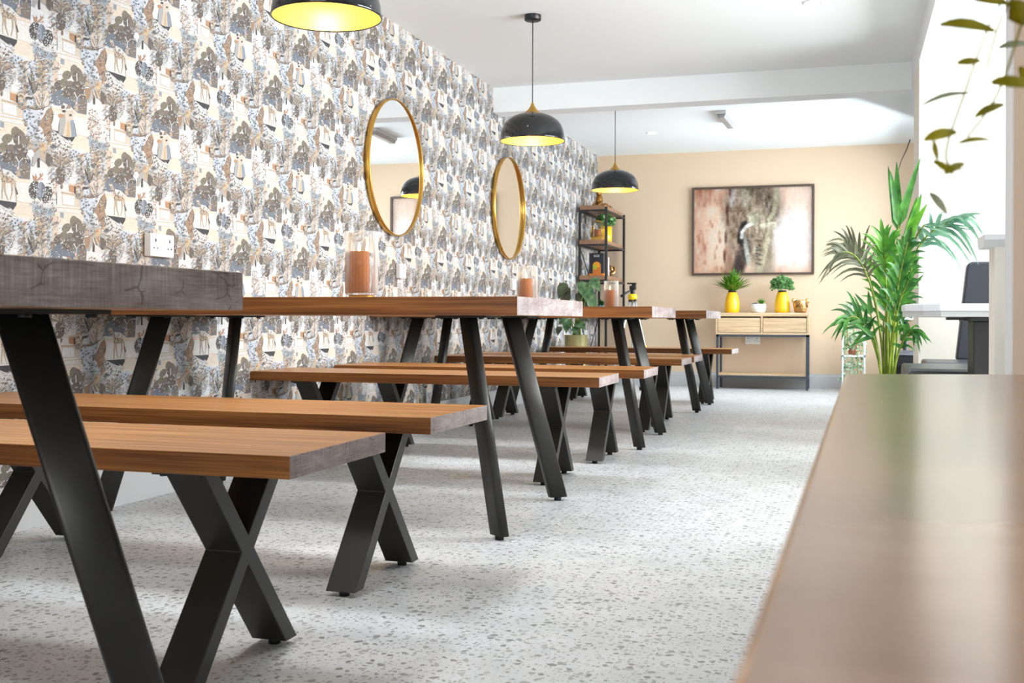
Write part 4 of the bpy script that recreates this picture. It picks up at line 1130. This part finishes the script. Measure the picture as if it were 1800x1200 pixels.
# reclining gold animal on top
lp = thing('gold_figurine', 'bronze figurine of a reclining animal on top of the black rack', 'ornament', (-2.40, 10.80, SH[0]), 0, None)
fg = MB()
fg.ball((.02, .12, .035), .04, 16, sc=(.9, 2.5, .85)).ball((.0, -.08, .075), .042, 16, sc=(.9, 1.0, 1.6)).ball((.0, -.10, .150), .034, 14, sc=(.9, 1.15, 1.0)).ball((.0, -.135, .142), .018, 10)
fg.ball((.02, .30, .032), .034, 14, sc=(1, 1.3, .9))
for s in (-1, 1):
    fg.ball((s*.02, -.085, .185), .010, 8, sc=(1, .6, 1.6))
    fg.tube([(s*.022, -.09, .07), (s*.026, -.16, .03), (s*.026, -.24, .014)], .014, 8, r2=.011)
    fg.tube([(s*.03+.01, .26, .03), (s*.04+.01, .20, .018), (s*.045+.01, .14, .012)], .015, 8)
fg.tube([(.02, .33, .03), (.06, .36, .02), (.07, .30, .015)], .009, 8)
fg.build('body', M['bronze'], lp)
# candle lantern
ln = thing('candle_lantern', 'small tapered glass lantern with gold edges on the rack, beside the yellow pot', 'lantern', (-2.39, 10.60, SH[1]))
lo4 = [(-.058, -.058), (.058, -.058), (.058, .058), (-.058, .058)]; hi4 = [(a*.72, b*.72) for a, b in lo4]
MB().box((-.055, -.055, 0), (.055, .055, .035)).build('base', M['gold'], ln)
fm = MB()
for a, b in zip(lo4, hi4): fm.tube([(a[0], a[1], .035), (b[0], b[1], .19)], .0035, 6)
for i in range(4):
    j = (i+1) % 4
    fm.tube([(*lo4[i], .037), (*lo4[j], .037)], .0035, 6); fm.tube([(*hi4[i], .19), (*hi4[j], .19)], .0035, 6)
    q = [(a*.86, b*.86) for a, b in lo4]; fm.tube([(*q[i], .11), (*q[j], .11)], .0025, 6)
fm.build('edges', M['gold'], ln)
MB().hull([(*a, .036) for a in lo4], [(*a, .19) for a in hi4]).build('glass', M['clear'], ln)
MB().cyl((0, 0, .036), .034, .075, 20).build('candle', M['amber'], ln)
MB().box((-.015, -.015, .19), (.015, .015, .205)).build('finial', M['gold'], ln)
# yellow pot with plant
yp = thing('potted_plant', 'green leafy plant in a straight yellow pot on the black rack', 'plant', (-2.352, 10.80, SH[1]))
MB().lathe([(.0002, 0), (.060, 0), (.064, .005), (.066, .155), (.061, .155), (.060, .14), (.0002, .138)], 32).build('pot', M['yellow'], yp)
bushy(yp, 'foliage', (0, 0, .205), .095, 150, .048, M['bush'], 11, .8)
# dark box with arch picture
bx = thing('gift_box', 'dark upright box with an orange arched picture on the rack', 'box', (-2.385, 10.58, SH[2]+.0005), 0)
MB().box((-.072, -.05, .022), (.072, .05, .225)).build('carton', M['boxblue'], bx, bevel=.002)
MB().box((-.074, -.052, 0), (.074, .052, .022)).build('tray', M['boxorange'], bx, bevel=.001)
def arch(x0, x1, z0, z1, n=10):
    r = (x1-x0)/2; c = (x0+x1)/2
    return [(x0, z0), (x1, z0)]+[(c+r*math.cos(PI*k/n), z1-r+r*math.sin(PI*k/n)) for k in range(n+1)]
MB().prism(arch(-.036, .046, .022, .140), 1, -.0512, -.0502).build('arch_print', M['boxorange'], bx)
MB().prism(arch(-.034, .034, .085, .136), 1, -.0518, -.0511).build('sun_print', M['boxamber'], bx)
MB().box((-.032, -.0524, .062), (.006, -.0517, .108)).build('lime_print', M['boxlime'], bx)
lb = MB().box((-.024, -.0512, .188), (.030, -.0502, .192)).box((-.024, -.0512, .200), (.030, -.0502, .204)).box((-.024, -.0512, .192), (-.020, -.0502, .200)).box((.026, -.0512, .192), (.030, -.0502, .200))
lb.build('label_outline', M['white'], bx)
tag(MB().cyl((-2.305, 10.72, SH[2]), .012, .19, 16, r2=.009).build('taper_candle', M['candlewhite']), 'slim white candle standing between the dark box and the gold knot', 'candle')
kn = MB(); pts = []
for i in range(73):
    a = 2*PI*i/72; q = .042+.018*math.cos(3*a)
    pts.append((-2.335+q*math.cos(2*a)*.9, 10.93+.02*math.sin(3*a)+q*.4*math.sin(2*a), SH[2]+.066+q*math.sin(2*a)*.85+.004*math.sin(3*a)))
kn.tube(pts, .0145, 10, cap=False)
tag(kn.build('knot_ornament', M['tigergold']), 'shiny gold knot ornament on the right of the rack shelf', 'ornament')
tp = thing('potted_succulent', 'small spiky succulent in a teal pot on the rack behind the far candle', 'plant', (-2.345, 10.62, SH[3]))
MB().lathe([(.0002, 0), (.042, 0), (.050, .055), (.046, .055), (.045, .046), (.0002, .045)], 24).build('pot', M['teal'], tp)
spiky(tp, 'foliage', (0, 0, .046), 26, .085, .016, M['palm'], 13, spread=.9, droop=0)

# ================================================================ CALATHEA IN BRASS POT
cx, cyy = -2.365, 9.62
cl = thing('potted_calathea', 'broad-leaved calathea in a brass pot standing in front of the black rack', 'plant', (cx, cyy, 0))
MB().lathe([(.0002, 0), (.080, 0), (.088, .006), (.107, .552), (.102, .552), (.100, .53), (.0002, .528)], 48).build('pot', M['potgold'], cl)
MB().lathe([(.0002, .532), (.100, .532)], 24, sm=False).build('soil', M['soil'], cl)
leaves = [((1018, 496), (1050, 540), 'g', 30), ((1030, 505), (1046, 548), 'g', 26), ((1040, 490), (1054, 512), 'g', 24), ((1014, 515), (1032, 552), 'd', 22), ((1020, 540), (1040, 556), 'g', 22),
          ((996, 498), (982, 525), 'd', 24), ((992, 505), (999, 530), 'd', 24), ((1000, 512), (988, 548), 'd', 22), ((998, 560), (982, 571), 'g', 16), ((1000, 560), (995, 586), 'g', 22),
          ((1012, 566), (1030, 580), 'g', 22), ((1008, 575), (1020, 592), 'g', 18), ((1020, 560), (1034, 566), 'd', 14), ((986, 575), (980, 590), 'd', 14), ((1026, 510), (1022, 545), 'd', 20)]
r = random.Random(6)
for i, (a, b, kd, wpx) in enumerate(leaves):
    yy = cyy+r.uniform(-.10, .10)
    pa = atY(a[0], a[1], yy); pb = atY(b[0], b[1], yy-.05)
    O = Vector((cx, cyy, 0)); pa -= O; pb -= O
    mid = (pa+pb)/2+Vector((0, -.02, .015))
    pts = [pa, pa.lerp(mid, .55)+Vector((0, 0, .006)), mid, mid.lerp(pb, .5)+Vector((0, 0, .004)), pb]
    lf = MB().blade(pts, wpx/190*.82, Vector((.2, -1, .35)), fold=.2, prof=lambda k: max(.04, math.sin(PI*min(1, (.05+.95*k)**.8))))
    base = Vector((r.uniform(-.04, .04), r.uniform(-.04, .04), .53))
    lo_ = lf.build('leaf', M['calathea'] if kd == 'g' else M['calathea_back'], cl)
    h = max(pa.z, .6)+.03
    MB().tube([base, base.lerp(pa, .5)+Vector((0, 0, .05)), pa], .0035, 6).build('leaf_stalk', M['stem'], lo_)

# ================================================================ TRIPOD
tr = thing('camera_tripod', 'yellow and silver tripod with a black pan head beside the rack', 'tripod', (0, 0, 0))
Yt = 10.25
ap = atY(1112, 523, Yt); ax_, az_ = ap.x, ap.z
feet = [Vector((ax_-.21, Yt-.10, 0)), Vector((ax_+.03, Yt+.28, 0)), Vector((ax_+.245, Yt-.16, 0))]
hub = Vector((ax_, Yt, az_-.02))
MB().lathe([(.0002, -.02), (.036, -.02), (.044, -.008), (.044, .022), (.036, .034), (.0002, .036)], 20, (ax_, Yt, az_)).build('hub', M['ycap'], tr)
for f in feet:
    d = f-hub; s = hub+d.normalized()*.03
    top_ = Vector((hub.x+d.x*.10, hub.y+d.y*.10, hub.z))
    lg = MB().tube([top_, top_.lerp(f, .97)], .010, 8).build('leg', M['alu'], tr)
    c_ = top_.lerp(f, .52)
    MB().tube([c_-d.normalized()*.022, c_+d.normalized()*.022], .017, 8).build('clamp', M['ycap'] if f.x > ax_+.1 else M['plastic'], lg)
    MB().tube([top_.lerp(f, .955), f+Vector((0, 0, .006))], .015, 8).build('foot', M['plastic'], lg)
    MB().tube([top_-d.normalized()*.010, top_+d.normalized()*.018], .015, 8).build('hinge', M['plastic'], lg)
    cc = Vector((ax_, Yt, top_.lerp(f, .55).z))
    MB().tube([cc, top_.lerp(f, .55)], .005, 6).build('brace', M['alu'], lg)
MB().tube([(ax_, Yt, az_), (ax_, Yt, az_-.56)], .011, 10).build('centre_column', M['alu'], tr)
hdm = MB().cyl((ax_, Yt, az_+.034), .022, .045, 16).box((ax_-.026, Yt-.03, az_+.075), (ax_+.03, Yt+.03, az_+.115)).box((ax_-.05, Yt-.03, az_+.128), (ax_+.034, Yt+.03, az_+.142)).box((ax_-.006, Yt-.02, az_+.11), (ax_+.03, Yt+.02, az_+.132))
hdm.build('pan_head', M['plastic'], tr, bevel=.003)
MB().tube([(ax_-.01, Yt-.02, az_+.07), (ax_-.07, Yt-.05, az_+.035), (ax_-.10, Yt-.07, az_+.01)], .009, 8, r2=.013).build('pan_handle', M['plastic'], tr)

# ================================================================ PALM
pl = thing('kentia_palm', 'tall green palm in the far right corner in front of the pier', 'plant', (.19, 6.35, 0))
PO = Vector((.19, 6.35, 0))
MB().lathe([(.0002, 0), (.12, 0), (.13, .01), (.16, .30), (.15, .30), (.148, .28), (.0002, .278)], 32).build('pot', M['whiteglaze'], pl)
MB().lathe([(.0002, .28), (.147, .28)], 24, sm=False).build('soil', M['soil'], pl)
def pp(x, y, dy=0.0): return atY(x, y, 6.35+dy)-PO
def bez(pts, n=14):
    P = [Vector(p) for p in pts]; out = []
    for i in range(n+1):
        t = i/n; q = list(P)
        while len(q) > 1: q = [a.lerp(b, t) for a, b in zip(q, q[1:])]
        out.append(q[0])
    return out
pr = random.Random(21)
def palm_leaflet(mb, p0, p1, w, sag=.15, mi=0):
    d = p1-p0; L = d.length
    pts = [p0+d*t+Vector((0, 0, sag*L*math.sin(PI*t)*.7)) for t in (0, .12, .3, .5, .7, .86, 1)]
    mb.blade(pts, w, Vector((pr.uniform(-.4, .4), -1, pr.uniform(.2, .8))), mi, fold=.3, prof=lambda t: max(.03, min(1, t*5+.25)*(1-t)**.75*1.15))
def frond(stem, n, L, w, mat, start=.35, ang=55, droop=.35, tip=True, flip=1):
    """stem: photo points with depth; leaflets on both sides of the outer part"""
    path = bez([pp(*s) for s in stem], 22)
    mb = MB().tube(path, .0085, 6, mi=1, r2=.003)
    for i in range(n):
        t = start+(1-start)*(i+.5)/n; k = t*22; a = int(min(21, k)); p = path[a].lerp(path[a+1], k-a)
        d = (path[min(22, a+2)]-path[max(0, a-1)]).normalized()
        nrm = Vector((0, -1, 0)); side = d.cross(nrm).normalized()
        ll = L*(.55+.75*math.sin(PI*min(1, .18+.8*(t-start)/(1-start))))*pr.uniform(.85, 1.1)
        for s in (-1, 1):
            aa = math.radians(ang*(1-.45*(t-start)/(1-start))+pr.uniform(-7, 7))
            v = d*math.cos(aa)+side*s*math.sin(aa)+Vector((0, pr.uniform(-.35, .35), 0))
            e = p+v.normalized()*ll; e.z -= droop*ll*pr.uniform(.6, 1.2)
            palm_leaflet(mb, p, e, w*pr.uniform(.85, 1.15), sag=.12+droop*.35)
    if tip:
        e = path[-1]+(path[-1]-path[-3]).normalized()*L*.6; palm_leaflet(mb, path[-1], e, w)
    return mb.build('frond', [mat, M['stem']], pl)
def blades(stem, tips, w, mat):
    path = bez([pp(*s) for s in stem], 16)
    mb = MB().tube(path, .008, 6, mi=1, r2=.005)
    for (x, y, dy, base) in tips:
        k = base*16; a = int(min(15, k)); p = path[a].lerp(path[a+1], k-a)
        palm_leaflet(mb, p, pp(x, y, dy), w, sag=.03)
    return mb.build('frond', [mat, M['stem']], pl)
base = (1560, 765, 0)
# young upright spear with four wide blades
blades([base, (1562, 600, 0), (1570, 480, -.02), (1580, 395, -.03)], [(1561, 292, -.02, .97), (1565, 300, -.08, 1), (1576, 284, 0, 1), (1618, 277, -.05, 1), (1556, 430, -.1, .95)], .052, M['palm'])
blades([base, (1566, 590, .05), (1585, 470, .08), (1596, 420, .1)], [(1630, 358, .05, 1), (1620, 340, .1, .98), (1600, 390, .1, .95), (1612, 345, .12, .9)], .06, M['palm_pale'])
frond([base, (1566, 560, -.05), (1585, 440, -.10), (1625, 395, -.18), (1690, 385, -.25)], 9, .17, .030, M['palm_blue'], start=.62, ang=50, droop=.75)
blades([base, (1566, 560, -.05), (1590, 430, -.12), (1625, 395, -.2)], [(1712, 405, -.25, 1), (1720, 400, -.2, 1), (1690, 420, -.3, .98), (1670, 445, -.3, .95), (1604, 430, -.2, .85)], .022, M['palm_blue'])
frond([base, (1554, 590, -.08), (1540, 470, -.15), (1505, 430, -.2), (1475, 445, -.25)], 12, .16, .020, M['palm_grey'], start=.55, ang=55, droop=.5)
frond([base, (1552, 600, 0), (1545, 500, 0), (1520, 440, 0), (1490, 425, 0)], 8, .17, .018, M['palm_grey'], start=.6, ang=45, droop=.35)
frond([base, (1558, 580, -.06), (1560, 480, -.1), (1552, 420, -.12)], 10, .19, .030, M['palm_pale'], start=.5, ang=42, droop=.15)
frond([base, (1562, 570, -.1), (1580, 480, -.16), (1596, 425, -.2)], 10, .14, .032, M['palm'], start=.45, ang=40, droop=.4)
frond([base, (1564, 590, .1), (1590, 520, .12), (1606, 460, .1)], 9, .12, .030, M['palm'], start=.4, ang=34, droop=.45)
frond([base, (1555, 600, .1), (1555, 500, .12), (1568, 440, .1)], 10, .16, .030, M['palm'], start=.4, ang=46, droop=.3)
frond([base, (1560, 600, -.15), (1575, 530, -.22), (1600, 490, -.28)], 7, .10, .028, M['palm'], start=.45, ang=36, droop=.5)
frond([base, (1552, 630, -.08), (1535, 570, -.12), (1505, 545, -.16), (1490, 560, -.2)], 8, .16, .026, M['palm'], start=.45, ang=45, droop=.35)
blades([base, (1550, 640, -.1), (1538, 580, -.12), (1530, 550, -.14)], [(1486, 530, -.16, 1), (1502, 515, -.14, .98), (1526, 510, -.12, .98), (1482, 573, -.2, .9), (1497, 610, -.2, .85)], .034, M['palm'])
blades([base, (1550, 650, -.14), (1542, 610, -.16), (1535, 590, -.18)], [(1494, 608, -.2, 1), (1500, 565, -.2, .98), (1508, 570, -.1, .9)], .030, M['palm'])
frond([base, (1566, 640, -.1), (1580, 590, -.15), (1605, 570, -.2), (1608, 588, -.22)], 7, .09, .024, M['palm'], start=.45, ang=45, droop=.6)
blades([base, (1565, 630, -.1), (1575, 560, -.15), (1578, 530, -.2)], [(1605, 560, -.2, 1), (1612, 530, -.22, 1), (1560, 510, -.2, .95), (1588, 575, -.2, .9), (1624, 482, -.2, .98)], .036, M['palm'])
sm = MB()
for dx, dy, tx, ty in ((-8, -.03, 1553, 560), (-3, .02, 1557, 530), (3, -.05, 1564, 520), (8, 0, 1573, 540), (12, .03, 1580, 555), (0, -.06, 1560, 545)):
    sm.tube(bez([pp(1560+dx*.6, 768, dy), pp(1560+dx, 660, dy), pp(tx, ty, dy*2)], 8), .010, 6, r2=.005)
sm.build('stems', M['stem'], pl)

# trailing variegated plant on a slim stand behind the palm
iv = thing('trailing_plant', 'pale variegated trailing plant on a small stand behind the palm', 'plant', (.05, 10.95, 0))
IO = Vector((.05, 10.95, 0))
sd = MB()
for s in (-1, 1):
    sd.box((s*.10-.008, -.10, 0), (s*.10+.008, -.084, .68)).box((s*.10-.008, .084, 0), (s*.10+.008, .10, .68))
sd.box((-.108, -.10, .345), (.108, .10, .36)).box((-.108, -.10, .665), (.108, .10, .68))
sd.build('stand', M['white'], iv)
for z in (.68, .36):
    MB().lathe([(.0002, 0), (.045, 0), (.062, .10), (.056, .10), (.055, .09), (.0002, .088)], 20, (0, 0, z)).build('pot', M['terracotta'], iv)
ir = random.Random(8); mb = MB()
for i in range(420):
    z = ir.uniform(.12, .86); q = ir.uniform(.02, .13) if z < .6 else ir.uniform(0, .10)
    a = ir.uniform(0, 2*PI); p = Vector((math.cos(a)*q, math.sin(a)*q-.03, z))
    d = Vector((ir.uniform(-1, 1), ir.uniform(-1, .4), ir.uniform(-.8, .6))).normalized()
    mb.blade([p, p+d*.016, p+d*.034], .024, Vector((ir.uniform(-.5, .5), -1, ir.uniform(0, 1))), fold=.1, prof=lambda t: max(.1, math.sin(PI*(.15+.8*t))))
mb.build('foliage', M['ivy'], iv)
vn = MB()
for i in range(12):
    a = ir.uniform(0, 2*PI); z0 = ir.choice((.77, .45))
    vn.tube([(0, 0, z0), (math.cos(a)*.08, math.sin(a)*.08-.02, z0+.02), (math.cos(a)*.11, math.sin(a)*.11-.03, z0-.15), (math.cos(a)*.10, math.sin(a)*.10-.03, z0-.32)], .003, 5)
vn.build('vines', M['stem'], iv)
# thin vine hanging in the far right corner
c0 = [atY(1600, 250, 11.2), atY(1594, 262, 11.15), atY(1584, 283, 11.1), atY(1579, 300, 11.05), atY(1578, 322, 11.0)]
c0[0].z = HC
tag(MB().tube(c0, .006, 6, r2=.003).build('hanging_vine', M['vine']), 'thin brown vine curling down from the ceiling in the far right corner', 'vine')

# ================================================================ BOOTH SEATING ON THE RIGHT
bt = thing('booth_table', 'white booth table on a black pedestal beyond the low screen wall', 'table', (.22, 4.52, 0))
ol = [(0, .18), (.06, .04), (.12, 0), (1.25, 0), (1.25, .68), (.12, .68), (.06, .64), (0, .50)]
MB().prism(ol, 2, .728, .757).build('tabletop', M['tablewhite'], bt, bevel=.004)
MB().prism([(a+(.004 if a < .5 else -.02), b*.97+.012) for a, b in ol], 2, .706, .728).build('underframe', M['fitting'], bt, bevel=.003)
MB().box((.26, .20, .02), (.50, .42, .69)).build('pedestal', M['blacksteel'], bt, bevel=.004)
MB().box((.24, .10, .690), (.75, .58, .706)).box((.17, .30, .694), (.80, .38, .705)).build('support_plate', M['blacksteel'], bt)
MB().box((.20, .12, 0), (.68, .58, .02)).build('foot_plate', M['blacksteel'], bt)
def booth_bench(label, x0, x1, y0, y1, zt, back):
    t = thing('booth_bench', label, 'seat', (x0, y0, 0), 0, 'dark leather seats around the booth tables')
    L, D = x1-x0, y1-y0
    n = 10; ring = []
    cu = MB(); prof = [(0, zt-.115), (0, zt-.045), (.012, zt-.02), (.05, zt-.006), (D*.5, zt+.004), (D-.05, zt-.004), (D-.01, zt-.02), (D, zt-.05), (D, zt-.115)]
    cu.prism(prof, 0, 0, L)
    cu.build('cushion', M['leather'], t, bevel=.012, seg=3)
    MB().tube([(.002, .006, zt-.028), (L-.002, .006, zt-.028)], .005, 8).build('piping', M['leather'], t)
    MB().box((.04, .05, .05), (L-.04, D-.05, zt-.115)).build('plinth', M['blacksteel'], t)
    for x in (.06, L-.09):
        for y in (.05, D-.08): MB().box((x, y, 0), (x+.03, y+.03, .05)).build('leg', M['blacksteel'], t)
    if back:
        bx0, bx1, zb = back
        o = MB().prism([(bx0-x0, zt-.005), (bx1-x0+.05, zt-.005), (bx1-x0-.02, zb-.015), (bx1-x0-.04, zb), (bx0-x0+.075, zb), (bx0-x0+.055, zb-.02)], 1, D-.085, D-.005)
        o.build('backrest', M['leather'], t, bevel=.012, seg=3)
    return t
booth_bench('dark leather booth seat under the white table, nearest of the seats on the right', .245, 1.5, 4.95, 5.62, .49, None)
booth_bench('dark leather booth seat with a tall tapered backrest against the cream partition', .395, 1.5, 6.05, 6.62, .478, (.575, 1.05, 1.02))
booth_bench('dark leather seat by the far window, half hidden by the palm', .295, .60, 8.75, 9.30, .455, None)
ot = thing('side_table', 'dark slim table by the far window behind the palm', 'table', (.46, 9.75, 0))
MB().box((-.10, -.25, .70), (.12, .25, .725)).build('tabletop', M['tablewhite'], ot, bevel=.003)
MB().cyl((0, 0, .02), .02, .68, 12).build('column', M['blacksteel'], ot)
MB().cyl((0, 0, 0), .10, .02, 24).build('foot_plate', M['blacksteel'], ot)

# ================================================================ HANGING PLANT CLOSE TO THE CAMERA
DH = .74
hp = thing('hanging_plant', 'blurred trailing plant hanging in front of the camera at top right', 'plant', (0, 0, 0))
pc = atD(1900, -60, DH)
MB().lathe([(.0002, 0), (.045, 0), (.058, .09), (.052, .09), (.050, .08), (.0002, .078)], 28, tuple(pc)).build('pot', M['terracotta'], hp)
MB().tube([(pc.x, pc.y, pc.z+.08), (pc.x, pc.y, HC)], .002, 6).build('cord', M['vine'], hp)
vines = [[(1860, -70), (1800, -30), (1790, 60), (1775, 150), (1745, 190), (1700, 240)], [(1860, -70), (1790, -40), (1750, 20), (1745, 90), (1735, 115)], [(1860, -70), (1760, -40), (1725, 30), (1720, 100), (1690, 235), (1640, 255), (1650, 300), (1690, 298)]]
for v in vines:
    MB().tube(bez([atD(x, y, DH) for x, y in v], 18), .0008, 6).build('vine', M['olive'], hp)
lv = [((1748, 55), (1652, 44), 21, 'olive'), ((1724, 108), (1682, 112), 15, 'olive'), ((1742, 146), (1815, 152), 22, 'olive'), ((1766, 184), (1713, 206), 15, 'olive'),
      ((1682, 233), (1624, 247), 20, 'olive'), ((1684, 252), (1741, 246), 10, 'olive'), ((1640, 284), (1675, 306), 14, 'olive'), ((1696, 288), (1660, 306), 15, 'olive'),
      ((1640, 246), (1648, 282), 11, 'olive'), ((1704, 164), (1622, 184), 8, 'greyleaf'), ((1634, 340), (1664, 376), 14, 'greyleaf'), ((1712, 0), (1775, 8), 18, 'olive'),
      ((1776, 30), (1815, 20), 44, 'olive'), ((1756, 84), (1810, 78), 12, 'greyleaf'), ((1775, 5), (1800, 45), 40, 'olive'), ((1790, 120), (1812, 150), 24, 'olive')]
for i, (a, b, w, mt) in enumerate(lv):
    d = DH+(.25 if mt == 'greyleaf' else 0.02*math.sin(i*2.3))
    A_, B2 = atD(*a, d), atD(*b, d); dv = B2-A_
    pts = [A_+dv*t+Vector((0, .004*math.sin(PI*t), .10*dv.length*math.sin(PI*t))) for t in (0, .2, .4, .6, .8, 1)]
    MB().blade(pts, w*d/F_PX*1.1, Vector((.25, -1, .3)), fold=.2, prof=lambda t: max(.06, math.sin(PI*(.08+.86*t))**.8)).build('leaf', M[mt], hp)
